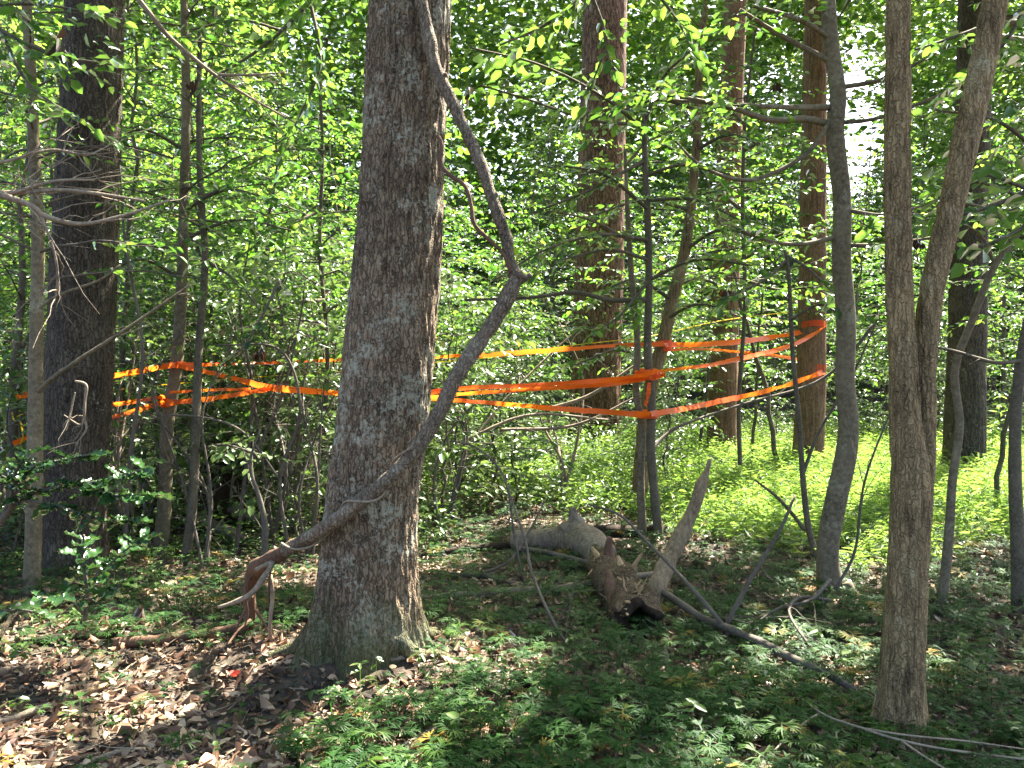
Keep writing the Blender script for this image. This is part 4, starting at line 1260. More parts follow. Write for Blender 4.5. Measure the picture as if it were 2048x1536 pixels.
stick('fallen_branch', 'thick brown stick at the bottom left of the middle', 'branch', [(790, 1530, 3.2, 22), (830, 1505, 3.3, 22), (870, 1480, 3.4, 17)], 'dead')
stick('fallen_branch', 'short bark covered stick near the bottom middle', 'branch', [(1090, 1452, 3.6, 17), (1120, 1442, 3.65, 18), (1155, 1430, 3.7, 13)], 'vine')
stick('fallen_branch', 'long tan stick across the sunny litter at the bottom left corner', 'branch', [(-10, 1455, 3.6, 12), (40, 1432, 3.65, 14), (100, 1410, 3.75, 12)], 'dead')
stick('fallen_branch', 'tan stick pointing to the viewer on bright litter at the bottom left', 'branch', [(160, 1530, 3.2, 9), (230, 1505, 3.3, 9), (290, 1490, 3.4, 7)], 'dead')
stick('fallen_log', 'dark round log lying behind the burl of the rotten log', 'log', [(1175, 1068, 7.6, 24), (1230, 1066, 7.6, 26), (1290, 1062, 7.6, 26), (1328, 1060, 7.5, 22)], 'rot', sides=16)
stick('broken_trunk', 'pale broken pole leaning up from the rotten log towards the clearing', 'trunk', [(1300, 1215, 5.35, 40), (1315, 1170, 5.4, 37), (1340, 1115, 5.5, 34), (1375, 1045, 5.6, 30), (1397, 990, 5.65, 26), (1405, 964, 5.68, 23), (1411, 950, 5.7, 13), (1420, 918, 5.72, 8)], 'pole', sides=22, amp=0.2)


def log_hollow():
    """fallen log with a burl, stubs, and a dark hollow end towards the viewer"""
    base = G(1150, 1120)
    root = thing('rotten_log', 'grey rotten fallen log with a rounded burl and a black hollow end', 'log', base)
    c, r = px_path([(1026, 1082, 7.1, 40), (1060, 1080, 7.05, 44), (1110, 1078, 7.0, 50), (1150, 1080, 6.9, 76), (1180, 1090, 6.7, 66), (1205, 1118, 6.4, 60)], 60)
    mb = MB(); mb.add(*tube(c, r, 40, True, amp=0.16, freq=6, radial=bark_disp(0.004, 30, 0.3)))
    link('log_body', mb.mesh('log_body', M['log'], base), root)
    c, r = px_path([(1140, 1065, 6.9, 56), (1150, 1048, 6.9, 44), (1147, 1032, 6.9, 20), (1144, 1016, 6.9, 16)], 16)
    mb = MB(); mb.add(*tube(c, r, 14, True, amp=0.15, freq=12))
    link('stub', mb.mesh('stub', M['log'], base), root)
    c, r = px_path([(1200, 1122, 6.2, 62), (1222, 1156, 5.75, 72), (1250, 1196, 5.3, 82), (1276, 1232, 4.95, 94), (1284, 1244, 4.85, 94)], 40)
    n, sd = len(c), 36
    C_HOL, R_HOL = c, r
    V, Q, T = tube(c, r, sd, False, amp=0.42, freq=8, radial=bark_disp(0.012, 16, 0.5))
    V = V.reshape(n, sd, 3)
    jag = 0.09 * np.random.default_rng(3).uniform(0, 1, sd) ** 3 - 0.02
    ax = unit(c[-1] - c[-5])
    V[-1] += np.outer(jag, ax)
    V[-2] += np.outer(jag * 0.5, ax)
    inner = []
    for k, (f, back) in enumerate(((0.80, -0.015), (0.62, 0.0), (0.50, 0.05), (0.42, 0.14), (0.2, 0.22))):
        cen = c[-1] - ax * back
        inner.append(cen + (V[-1] - V[-1].mean(0)) * f)
    mb = MB(); mb.add(V.reshape(-1, 3), Q)
    link('hollow_trunk', mb.mesh('hollow_trunk', M['log_brown'], base), root)
    I = np.array([V[-1] * 1.0] + inner)
    m = len(I)
    i, j = np.meshgrid(np.arange(m - 1), np.arange(sd), indexing='ij')
    j2 = (j + 1) % sd
    Q2 = np.stack([i * sd + j, i * sd + j2, (i + 1) * sd + j2, (i + 1) * sd + j], -1).reshape(-1, 4)
    VV = np.vstack([I.reshape(-1, 3), I[-1].mean(0)])
    T2 = np.stack([(m - 1) * sd + np.arange(sd), (m - 1) * sd + (np.arange(sd) + 1) % sd, np.full(sd, m * sd)], -1)
    mb = MB(); mb.add(VV, Q2, T2)
    link('hollow', mb.mesh('hollow', M['rot'], base), root)
    for pts, mt in (([(1240, 1185, 5.75, 34), (1226, 1140, 5.8, 26), (1216, 1100, 5.85, 19), (1220, 1074, 5.85, 13)], 'vine_red'), ([(1262, 1190, 5.6, 26), (1246, 1145, 5.6, 20), (1236, 1112, 5.65, 8)], 'heart'),
                    ([(1214, 1150, 6.0, 22), (1200, 1120, 6.0, 18), (1184, 1096, 6.1, 8)], 'heart'), ([(1232, 1275, 5.0, 22), (1230, 1230, 5.05, 24), (1222, 1180, 5.2, 22), (1216, 1140, 5.3, 10)], 'vine_red'),
                    ([(1250, 1165, 5.7, 12), (1268, 1132, 5.7, 10), (1284, 1108, 5.7, 6)], 'heart'), ([(1170, 1215, 5.5, 12), (1200, 1205, 5.5, 16), (1232, 1196, 5.5, 16)], 'rot')):
        c, r = px_path(pts, 14)
        mb = MB(); mb.add(*tube(c, r, 10, True, amp=0.3, freq=14))
        link('splinter', mb.mesh('splinter', M[mt], base), root)


    gg = np.random.default_rng(17)
    mb = MB()
    for _ in range(46):
        j = int(gg.integers(8, n - 1))
        th = gg.uniform(-0.4, 3.5)
        e = np.array([math.cos(th), -0.15, abs(math.sin(th))])
        p0 = C_HOL[j] + unit(e) * R_HOL[j] * 0.9
        d_ = unit(ax * gg.choice([-1, 1]) + e * gg.uniform(0.15, 0.9) + gg.normal(0, 0.25, 3))
        l = gg.uniform(0.05, 0.17)
        t = np.linspace(0, 1, 4)[:, None]
        mb.add(*tube(p0 - d_ * 0.03 + d_ * l * t + gg.normal(0, 0.006, (4, 3)), gg.uniform(0.005, 0.017) * np.array([1, 0.9, 0.6, 0.08]), 5, True))
    o = link('splinters', mb.mesh('splinters', M['heart'], base), root)
    o['kind'] = 'stuff'


log_hollow()

# decayed stump and logs behind the left saplings
def old_stump():
    base = G(440, 1040)
    root = thing('rotten_stump', 'dark crumbling stump with a black hole behind the left saplings', 'stump', base)
    c, r = px_path([(450, 1050, 8.3, 120), (448, 1010, 8.3, 105), (442, 970, 8.3, 92), (440, 930, 8.3, 70), (436, 905, 8.3, 30)], 30)
    mb = MB(); mb.add(*tube(c, r, 40, True, amp=0.35, freq=7))
    link('stump_body', mb.mesh('stump_body', M['rot'], base), root)
    for pts in ([(395, 1035, 7.9, 24), (440, 1060, 7.7, 28), (500, 1085, 7.5, 30), (560, 1105, 7.3, 26)], [(430, 1000, 8.2, 22), (520, 1040, 8.0, 26), (610, 1045, 7.9, 24)]):
        c, r = px_path(pts, 26)
        mb = MB(); mb.add(*tube(c, r, 16, True, amp=0.15, freq=9))
        link('root', mb.mesh('root', M['log'], base), root)


old_stump()


# ------------------------------------------------------------------ bare twigs
def bare_shrub(name, label, cat, stems, mat='dead', twigs=14, tl=0.3, seed=0, r=0.0028, group=None):
    g = np.random.default_rng(seed)
    c0, r0 = px_path(stems[0], 40)
    base = c0[0]
    root = thing(name, label, cat, base, group)
    for st in stems:
        c, rr = px_path(st, 40)
        mb = MB()
        mb.add(*tube(c, rr, 8, True, amp=0.1, freq=25))
        for _ in range(twigs):
            j = int(g.uniform(6, 38))
            d = unit(c[j + 1] - c[j]) + g.normal(0, 0.55, 3)
            L = tl * g.uniform(0.4, 1.3)
            t = np.linspace(0, 1, 6)[:, None]
            cc = c[j] + unit(d) * L * t + g.normal(0, 0.12, 3) * L * t * t + np.cumsum(g.normal(0, 0.012, (6, 3)), 0) * t
            mb.add(*tube(cc, np.linspace(min(r, rr[j] * 0.7), 0.0009, 6), 5, False))
            if g.uniform() < 0.6:
                d2 = unit(d) + g.normal(0, 0.6, 3)
                cc = cc[3] + unit(d2) * L * 0.5 * t
                mb.add(*tube(cc, np.linspace(0.0016, 0.0007, 6), 4, False))
        link('branch', mb.mesh('branch', M[mat], base), root)
    return root


bare_shrub('dead_branch', 'pale bare dead branch reaching in from the left over the dark trunk', 'branch', [
    [(-180, 330, 2.6, 22), (-60, 370, 2.65, 16), (60, 410, 2.7, 12), (85, 430, 2.72, 11), (160, 448, 2.75, 8), (250, 430, 2.8, 6), (340, 400, 2.85, 5)],
    [(-120, 350, 2.6, 14), (0, 385, 2.7, 10), (120, 380, 2.75, 8), (200, 388, 2.8, 7), (290, 402, 2.85, 5)],
    [(-60, 370, 2.65, 12), (20, 385, 2.7, 9), (110, 362, 2.75, 6), (190, 360, 2.8, 4)],
    [(80, 428, 2.72, 8), (90, 450, 2.72, 6), (110, 510, 2.74, 5), (115, 560, 2.76, 5), (108, 606, 2.78, 3)],
    [(-150, 345, 2.6, 10), (0, 325, 2.7, 7), (100, 300, 2.8, 6), (170, 310, 2.85, 5), (205, 298, 2.9, 3)]], twigs=9, tl=0.22, seed=4)
bare_shrub('dead_branch', 'pale forked dead twig hanging against the dark trunk at the left', 'branch', [
    [(150, 762, 4.6, 4), (172, 770, 4.6, 6), (170, 800, 4.6, 5), (168, 835, 4.6, 5), (160, 850, 4.6, 4), (128, 830, 4.6, 2)], [(168, 835, 4.6, 5), (172, 860, 4.6, 4), (150, 890, 4.6, 2)], [(150, 785, 4.6, 3), (140, 830, 4.6, 4), (132, 862, 4.6, 2)]], twigs=3, tl=0.12, seed=7)
bare_shrub('dead_branch', 'dark dead branch with sunlit twigs high between the left trunks', 'branch', [
    [(230, -60, 5.0, 12), (310, 40, 5.1, 10), (345, 80, 5.2, 9), (430, 150, 5.3, 7), (500, 195, 5.4, 5), (590, 245, 5.5, 3)], [(440, 150, 5.3, 6), (500, 150, 5.2, 5), (570, 145, 5.2, 3)]], twigs=12, tl=0.4, seed=9)
for k, (st, lab) in enumerate((
        ([[(250, 1080, 6.2, 9), (262, 900, 6.1, 8), (285, 700, 6.0, 7), (250, 480, 6.0, 6), (240, 330, 6.0, 3)]], 'bare crooked thin shrub right beside the dark trunk'),
        ([[(470, 1120, 7.0, 10), (490, 950, 7.0, 8), (505, 780, 7.1, 7), (480, 620, 7.2, 5), (500, 480, 7.3, 3)], [(490, 950, 7.0, 7), (560, 800, 6.9, 6), (600, 640, 6.8, 4), (610, 560, 6.8, 2)]], 'bare forked shrub midway between the dark and lichened trunks'),
        ([[(580, 1110, 6.6, 8), (560, 960, 6.6, 7), (600, 820, 6.6, 6), (560, 700, 6.6, 5), (430, 690, 6.5, 3)], [(560, 960, 6.6, 6), (480, 860, 6.5, 5), (360, 830, 6.4, 4), (260, 850, 6.3, 2)]], 'bare arching shrub under the tape left of the lichened trunk'),
        ([[(525, 1160, 5.8, 15), (530, 1060, 5.8, 14), (520, 1000, 5.8, 10), (500, 930, 5.8, 6), (520, 860, 5.8, 3)]], 'reddish bare stem standing behind the bend of the vine'),
        ([[(1050, 1180, 6.0, 5), (1030, 1080, 6.0, 5), (1010, 960, 6.2, 5), (960, 900, 6.4, 4), (900, 880, 6.5, 3)]], 'thin bare sapling stem right of the vine crossing'),
        ([[(1180, 1360, 4.4, 5), (1110, 1250, 4.6, 6), (1065, 1150, 4.8, 6), (1050, 1080, 5.0, 5), (1010, 960, 5.2, 3)]], 'single thin bare stem standing in the clubmoss in the middle'),
        ([[(1090, 820, 8.8, 8), (1180, 790, 8.8, 7), (1270, 730, 8.9, 5), (1330, 690, 9.0, 3)], [(1000, 860, 8.6, 7), (1150, 850, 8.7, 6), (1280, 790, 8.8, 4)], [(930, 880, 8.4, 7), (1060, 830, 8.5, 6), (1220, 840, 8.7, 4)], [(940, 890, 8.4, 6), (1010, 800, 8.6, 5), (1110, 700, 8.9, 4), (1180, 640, 9.0, 2)]], 'pale tangle of dead brush behind the tape near the pine'),
        ([[(1660, 1160, 5.2, 8), (1620, 1200, 5.0, 7), (1560, 1215, 4.9, 5), (1510, 1248, 4.8, 5)], [(1660, 1200, 5.1, 7), (1600, 1195, 5.0, 6), (1580, 1230, 4.7, 6), (1640, 1320, 4.2, 4)], [(1670, 1180, 5.2, 7), (1710, 1100, 5.2, 6), (1730, 960, 5.1, 5), (1790, 800, 5.0, 3)]], 'grey bare branching twigs round the foot of the smooth grey trunk'),
        ([[(1290, 920, 7.9, 8), (1345, 860, 8.2, 6), (1480, 810, 8.6, 5), (1620, 770, 8.8, 6), (1690, 720, 8.8, 7), (1750, 645, 8.8, 8)]], 'long dark dead branch slanting across the taped cedar'))):
    bare_shrub('bare_shrub', lab, 'shrub', st, mat='dead' if 'pale' in lab else 'twig', twigs=10, tl=0.35, seed=20 + k)


for k in range(9):
    gg = np.random.default_rng(300 + k)
    px, d = (262, 420, 455, 540, 590, 625, 300, 890, 1120)[k], (7.2, 6.4, 8.2, 7.3, 8.0, 6.9, 8.4, 7.8, 9.2)[k]
    y0 = 740 + 1.6 * F / d + 8
    w = (('leaning left', 'forked low', 'thick based', 'arching right', 'tall thin', 'twiggy', 'half hidden', 'pale', 'tangled')[k],
         ('beside the dark trunk', 'under the crossing tape', 'by the rotten stump', 'behind the vine bend', 'under the tape', 'beside the lichened trunk', 'left of the taped sapling', 'right of the lichened trunk', 'in front of the pine')[k])
    st = []
    for q in range(3):
        top = gg.uniform(560, 860)
        xs = px + np.cumsum(gg.normal(0, 30, 4))
        st.append([(px + gg.normal(0, 6), y0, d, 7), (xs[0], y0 - (y0 - top) * 0.35, d + gg.normal(0, .15), 6), (xs[1], y0 - (y0 - top) * 0.7, d + gg.normal(0, .25), 4), (xs[2] + gg.normal(0, 40), top, d + gg.normal(0, .3), 2)])
    bare_shrub('bare_shrub', f'{w[0]} bare brushy shrub {w[1]}', 'shrub', st, mat='twig' if k % 2 else 'dead', twigs=18, tl=0.5, seed=60 + k, r=0.003)


# ------------------------------------------------------------------ holly at the left, every leaf its own part
def holly_leaf_mesh(seed):
    g = np.random.default_rng(seed)
    x = np.array([0, 0.14, 0.24, 0.36, 0.47, 0.59, 0.70, 0.81, 0.90, 1.0])
    n = len(x)
    w = 0.25 * np.sin(np.pi * np.clip(x, 0.02, 0.98)) ** 0.7
    sp = np.array([1, 0.9, 1.45, 0.82, 0.86, 1.5, 0.8, 0.85, 1.5, 1.0])
    w[0] = 0.012; w[-1] = 0.0
    z = -0.18 * x ** 2 + g.uniform(-0.03, 0.03)
    wave = 0.07 * np.where(sp > 1.2, 1, -0.4) * (w > 0.05)
    V = np.concatenate([np.c_[x, np.zeros(n), z - 0.02], np.c_[x + 0.05 * (sp > 1.2), w, z + 0.09 + wave], np.c_[x + 0.05 * (sp > 1.2), -w, z + 0.09 + wave]])
    Q = []
    for i in range(n - 1):
        Q += [[i, i + 1, n + i + 1, n + i], [i, 2 * n + i, 2 * n + i + 1, i + 1]]
    return mk_mesh('leaf', V, np.array(Q), None, np.full(len(V), g.uniform(0.1, 0.9)), M['holly'], True)


HL = [holly_leaf_mesh(k) for k in range(6)]


def holly(label, stems, leaf, spacing, seed, name='holly_sapling', cat='holly'):
    g = np.random.default_rng(seed)
    c0, _ = px_path(stems[0], 12)
    base = c0[0]
    root = thing(name, label, cat, base)
    mb = MB()
    for st in stems:
        c, r = px_path(st, 30)
        mb.add(*tube(c, r, 7, True))
        L = float(np.sum(np.linalg.norm(np.diff(c, axis=0), axis=1)))
        m = int(L / spacing)
        for i in range(m):
            q = 0.25 + 0.75 * (i + g.uniform(0, 0.6)) / m
            j = min(int(q * 29), 28)
            dd = unit(c[j + 1] - c[j])
            az = i * 2.4 + g.uniform(-0.5, 0.5)
            d = Vector((math.cos(az), math.sin(az), g.uniform(-0.35, 0.25))) + Vector(dd) * 0.7
            d.normalize()
            nr = Vector((g.normal(0, 0.35), g.normal(0, 0.35), 1.0))
            nr = (nr - d * nr.dot(d)).normalized()
            s = nr.cross(d)
            Ls = leaf * g.uniform(0.65, 1.25)
            o = link('leaf', HL[int(g.integers(0, 6))], root, tuple(c[j] - base))
            from mathutils import Matrix
            R = Matrix((d, s, nr)).transposed()
            o.rotation_euler = R.to_euler()
            o.scale = (Ls, Ls, Ls)
    link('stem', mb.mesh('stem', M['twig'], base), root)


holly('glossy spiny holly sapling in the sun at the foot of the dark trunk', [
    [(170, 1240, 4.3, 8), (175, 1180, 4.25, 7), (165, 1120, 4.2, 6), (168, 1070, 4.15, 4)], [(170, 1230, 4.3, 6), (130, 1200, 4.1, 5), (80, 1195, 3.9, 4)], [(172, 1200, 4.25, 5), (220, 1185, 4.1, 4), (250, 1160, 4.0, 3)],
    [(174, 1170, 4.25, 5), (240, 1110, 4.2, 4), (290, 1070, 4.2, 3)]], 0.115, 0.028, 1)
holly('spiny holly spray reaching in low over the litter at the left edge', [[(-120, 1260, 3.4, 8), (-30, 1230, 3.45, 6), (40, 1220, 3.5, 5), (100, 1232, 3.5, 3)]], 0.115, 0.06, 2)
holly('broad dark holly bush across the foot of the dark trunk at the left', [
    [(-30, 1090, 5.0, 14), (40, 1000, 4.9, 11), (120, 975, 4.8, 9), (220, 960, 4.7, 6), (300, 935, 4.6, 4)], [(0, 1040, 4.95, 9), (60, 940, 4.9, 7), (130, 920, 4.8, 5), (200, 905, 4.8, 3)],
    [(40, 1000, 4.9, 8), (110, 1010, 4.7, 6), (200, 1040, 4.6, 4), (280, 1040, 4.5, 3)], [(20, 1020, 4.9, 8), (30, 950, 4.8, 6), (60, 900, 4.7, 4)], [(120, 975, 4.8, 6), (200, 990, 4.7, 5), (320, 990, 4.6, 3)],
    [(60, 980, 4.9, 6), (20, 960, 4.6, 5), (-40, 930, 4.5, 3)]], 0.115, 0.027, 3, name='holly_bush')
holly('small holly twig with broad leaves hanging beside the left tape', [[(560, 560, 6.2, 6), (520, 640, 6.1, 5), (490, 690, 6.0, 4), (440, 735, 6.0, 3)]], 0.13, 0.09, 5, name='holly_branch')

# curled brown dead leaves hung in the twigs
for k, (px, py, d, s) in enumerate(((940, 180, 5.8, 0.13), (1555, 165, 6.0, 0.12), (1840, 480, 3.9, 0.08), (283, 1215, 4.6, 0.09), (1450, 575, 9.0, 0.28), (520, 700, 6.9, 0.14), (385, 170, 6.2, 0.14), (125, 80, 4.6, 0.16))):
    g = np.random.default_rng(70 + k)
    n = 7
    s *= 0.7
    p = np.repeat(P(px, py, d)[None], n, 0) + g.normal(0, s * 0.22, (n, 3))
    V, Q = leaves_geom(p - P(px, py, d), np.c_[g.normal(0, 0.3, (n, 2)), -np.ones(n)], g.normal(0, 1, (n, 3)), np.full(n, s) * g.uniform(0.6, 1.1, n), np.full(n, s * 0.42), curl=g.uniform(-3, 3, n))
    o = link('dead_leaves', mk_mesh('dead_leaves', V, Q, None, np.full(len(V), 0.4), M['brown_leaf'], False), None, tuple(P(px, py, d)))
    spot = ['right of the big trunk near the top', 'left of the grey tree limbs', 'on the forked tree', 'above the holly sapling', 'in front of the sunlit cedar', 'over the left tape', 'beside the thin left sapling top', 'at the top left before the dark trunk'][k]
    tag(o, f'clump of curled brown dead leaves hung {spot}', 'dead leaves')


# ------------------------------------------------------------------ forest floor cover
def fan(g, n_arm=5, tips=5, L=0.058):
    """one fan clubmoss: flat forked fronds spreading from a short stalk"""
    V, Q = [], []
    h = g.uniform(0.04, 0.10)
    n_arm = int(g.integers(3, 7))
    k = 0

    def blade(a, b, w0, w1):
        nonlocal k
        d = unit(b - a)
        s = np.cross(d, [0, 0, 1.0])
        s = s / (np.linalg.norm(s) + 1e-9)
        V.extend([a - s * w0, a + s * w0, b + s * w1, b - s * w1])
        Q.append([k, k + 1, k + 2, k + 3])
        k += 4
    top = np.array([0, 0, h])
    blade(np.array([0, 0, -0.03]), top + [0.003, 0.002, 0], 0.002, 0.0015)
    a0 = g.uniform(0, 6.28)
    for i in range(n_arm):
        az = a0 + 6.283 * i / n_arm + g.uniform(-0.25, 0.25)
        l = L * g.uniform(0.7, 1.2)
        hub = top + np.array([math.cos(az), math.sin(az), g.uniform(-0.1, 0.35)]) * l * 0.32
        blade(top, hub, 0.0016, 0.0026)
        for t in np.linspace(-0.62, 0.62, tips):
            q = az + t + g.uniform(-0.08, 0.08)
            mid = hub + np.array([math.cos(q), math.sin(q), g.uniform(0.0, 0.25)]) * l * 0.45
            end = mid + np.array([math.cos(q + 0.1), math.sin(q + 0.1), g.uniform(-0.5, -0.05)]) * l * 0.38
            blade(hub, mid, 0.0018, 0.0030)
            blade(mid, end, 0.0030, 0.0012)
    return np.array(V), np.array(Q)


g = np.random.default_rng(42)
FANS = [fan(g) for _ in range(8)]


def clubmoss():
    n = 15500
    y = 2.6 + 8.0 * g.uniform(0, 1, n) ** 1.25
    x = g.uniform(-0.72, 0.72, n) * (y + 1.8)
    px, py = px_of(x, y), 740 + 1.6 * F / y
    den = 0.50 + 0.55 * fbm(x * 1.1, y * 1.1, 4.4, 2)
    den = np.where((px < 560) & (py > 1315), den * 0.07, den)                  # bare litter at the lower left
    den = np.where((px > 560) & (px < 900) & (py > 1360) & (py < 1450), den * 0.3, den)
    den = np.where(px > 860, den + 0.34, den)
    den = np.where((py < 1110), den * 0.7, den)
    den = np.where((x - b_oak[0]) ** 2 + (y - b_oak[1]) ** 2 < 0.2, 0, den)
    k = g.uniform(0, 1, n) < den
    x, y = x[k], y[k]
    order = np.argsort(y)
    x, y = x[order], y[order]
    z = ground_h(x, y)
    near = []
    MBs = MB()
    meshes = []
    for f, (V, Q) in enumerate(FANS):
        for t in (0.2, 0.45, 0.7, 0.96):
            meshes.append(mk_mesh('frond', V, Q, None, np.full(len(V), t), M['moss'], False))
    nn = 0
    for i in range(len(x)):
        a, s = g.uniform(0, 6.283), g.uniform(0.5, 1.35)
        f = int(g.integers(0, 8))
        yellow = g.uniform() < 0.035
        tilt = g.normal(0, 0.12, 2)
        if nn < 150 and abs(x[i]) < 0.62 * y[i]:
            nn += 1
            o = link('clubmoss', meshes[f * 4 + (3 if yellow else int(g.integers(0, 3)))], None, (x[i], y[i], z[i]))
            o.rotation_euler = (tilt[0], tilt[1], a)
            o.scale = (s, s, s)
            tag(o, 'yellowing fan clubmoss on the nearest leaf litter' if yellow else 'green fan clubmoss on the nearest leaf litter at the bottom', 'clubmoss',
                'yellowed clubmoss along the bottom' if yellow else 'green clubmoss along the bottom')
            continue
        V, Q = FANS[f]
        c_, s_ = math.cos(a) * s, math.sin(a) * s
        W = np.c_[V[:, 0] * c_ - V[:, 1] * s_, V[:, 0] * s_ + V[:, 1] * c_, V[:, 2] * s + tilt[0] * V[:, 0] + tilt[1] * V[:, 1]] + [x[i], y[i], z[i]]
        MBs.add(W, Q, None, 0.96 if yellow else g.uniform(0.0, 0.8))
    o = link('clubmoss_carpet', MBs.mesh('clubmoss_carpet', M['moss'], (0, 0, 0), False))
    tag(o, 'dark green carpet of fan clubmoss over the forest floor', None, None, 'stuff')


b_oak = np.array(oak.location)
clubmoss()


def litter():
    n = 58000
    y = 2.3 + 9 * g.uniform(0, 1, n) ** 1.6
    x = g.uniform(-0.75, 0.75, n) * (y + 1.8)
    k = (x - b_oak[0]) ** 2 + (y - b_oak[1]) ** 2 > 0.12
    x, y = x[k], y[k]
    o_ = np.argsort(y)
    x, y = x[o_], y[o_]
    n = len(x)
    z = ground_h(x, y) + g.uniform(0.002, 0.03, n)
    az = g.uniform(0, 6.283, n)
    d = np.c_[np.cos(az), np.sin(az), g.normal(0, 0.22, n)]
    nr = np.c_[g.normal(0, 0.42, (n, 2)), np.ones(n)]
    L = g.uniform(0.02, 0.04, n) + 0.05 * g.uniform(0, 1, n) ** 2
    W = L * g.uniform(0.3, 0.75, n)
    tone = np.clip(g.normal(0.48, 0.32, n), 0, 1)
    near = 300
    # the nearest leaves one by one
    ms = []
    for q in range(10):
        gg = np.random.default_rng(q)
        m = 11 if q % 2 else 7
        xx = np.linspace(0, 1, m)
        w = 0.30 * np.sin(np.pi * np.clip(xx, 0.03, 0.97)) ** 0.7 * (1 + (0.55 * np.sin(xx * 17 + q) if q % 2 else 0))
        cu = gg.uniform(-0.5, 0.5)
        zz = cu * (xx - 0.5) ** 2
        fold = gg.uniform(-0.15, 0.3)
        V = np.concatenate([np.c_[xx, np.zeros(m), zz], np.c_[xx, w, zz + fold * w * 2 + gg.normal(0, 0.03, m)], np.c_[xx, -w, zz + fold * w * 2 + gg.normal(0, 0.03, m)]])
        Q = []
        for i in range(m - 1):
            Q += [[i, i + 1, m + i + 1, m + i], [i, 2 * m + i, 2 * m + i + 1, i + 1]]
        ms.append(mk_mesh('fallen_leaf', V, np.array(Q), None, np.full(len(V), gg.uniform(0.2, 1.0)), M['litter'], True))
    from mathutils import Matrix
    vis = np.where(np.abs(x) < 0.64 * y)[0]
    vis = vis[y[vis] > 3.1][:near]
    for i in vis:
        dv = Vector(d[i]).normalized()
        nv = Vector(nr[i]); nv = (nv - dv * nv.dot(dv)).normalized()
        o = link('fallen_leaf', ms[int(g.integers(0, 10))], ground, (x[i], y[i], z[i] + 0.012))
        o.rotation_euler = Matrix((dv, nv.cross(dv), nv)).transposed().to_euler()
        s = 0.035 + 0.085 * g.uniform() ** 1.7
        o.scale = (s, s, s)
    mask = np.ones(n, bool)
    mask[vis] = False
    V, Q = leaves_geom(np.c_[x, y, z][mask], d[mask], nr[mask], L[mask], W[mask], curl=g.normal(0, 2.2, n)[mask])
    o = link('leaf_litter', mk_mesh('leaf_litter', V, Q, None, np.repeat(tone[mask], 6), M['litter'], False), ground)
    o['kind'] = 'stuff'
    # thin twigs among the leaves
    mb = MB()
    for _ in range(650):
        yy = 2.8 + 6 * g.uniform() ** 1.4
        xx = g.uniform(-0.7, 0.7) * yy
        a = g.uniform(0, 3.14)
        l = g.uniform(0.06, 0.3)
        t = np.linspace(-0.5, 0.5, 5)
        cx, cy = xx + np.cos(a) * t * l + g.normal(0, 0.008, 5), yy + np.sin(a) * t * l + g.normal(0, 0.008, 5)
        mb.add(*tube(np.c_[cx, cy, ground_h(cx, cy) + g.uniform(0.012, 0.05)], np.linspace(1, 0.5, 5) * g.uniform(0.0010, 0.0042), 4, True))
    o = link('twig_litter', mb.mesh('twig_litter', M['dead'], (0, 0, 0)), ground)
    o['kind'] = 'stuff'
    p = G(460, 1362, 0.03)
    V, Q = leaves_geom(np.zeros((2, 3)), np.array([[1, 0.2, 0.1], [0.3, 1, 0.2]]), np.array([[0, -0.4, 1.0], [0.3, -0.5, 1]]), np.array([0.07, 0.05]), np.array([0.05, 0.035]))
    o = link('fallen_leaf', mk_mesh('red_leaf', V, Q, None, np.full(12, 0.5), M['red_leaf'], False), None, tuple(p))
    tag(o, 'single bright red fallen leaf on the sunny litter', 'leaf')


litter()


def grass():
    """sunlit stiltgrass of the clearing: thin stems with small blade leaves"""
    n = 23000
    y = g.uniform(6.0, 20, n)
    x = g.uniform(-0.1, 0.80, n) * (y + 1.0)
    px = px_of(x, y)
    edge = 6.7 + 0.9 * fbm(x * 0.7, 3.0, 1.0, 2) + np.where(px < 1350, 0.7 + (1350 - px) * 0.003, 0)
    pr = np.clip((y - edge) / 1.6, 0, 1) * np.where(px < 1000, 0.6, 1)
    k = g.uniform(0, 1, n) < pr
    x, y = x[k], y[k]
    n = len(x)
    z = ground_h(x, y)
    h = g.uniform(0.16, 0.50, n) * np.clip(0.55 + (y - 7) * 0.09, 0.5, 1)
    lean = g.normal(0, 0.25, (n, 2))
    nl = 8
    f = np.repeat(np.linspace(0.25, 1.0, nl)[None], n, 0)
    p = np.stack([x[:, None] + lean[:, :1] * h[:, None] * f ** 2, y[:, None] + lean[:, 1:] * h[:, None] * f ** 2, z[:, None] + h[:, None] * f], -1).reshape(-1, 3)
    N = n * nl
    az = g.uniform(0, 6.283, N)
    d = np.c_[np.cos(az), np.sin(az), g.uniform(-0.1, 0.75, N)]
    L = g.uniform(0.06, 0.115, N)
    V, Q = leaves_geom(p, d, np.c_[g.normal(0, 0.7, (N, 2)), np.ones(N)], L, L * 0.2, LANCE)
    mb = MB()
    mb.add(V, Q, None, np.repeat(np.clip(g.normal(0.55, 0.25, N), 0, 1), 6))
    b0 = np.c_[x, y, z]
    t0 = np.c_[x + lean[:, 0] * h, y + lean[:, 1] * h, z + h]
    sd = np.array([0.0016, 0, 0])
    SV = np.stack([b0 - sd, b0 + sd, t0 + sd * 0.5, t0 - sd * 0.5], 1).reshape(-1, 3)
    mb.add(SV, np.arange(n * 4).reshape(-1, 4), None, 0.4)
    o = link('grass', mb.mesh('grass', M['grass'], (0, 0, 0), False))
    tag(o, 'bright yellow green stiltgrass filling the sunlit clearing', None, None, 'stuff')


grass()


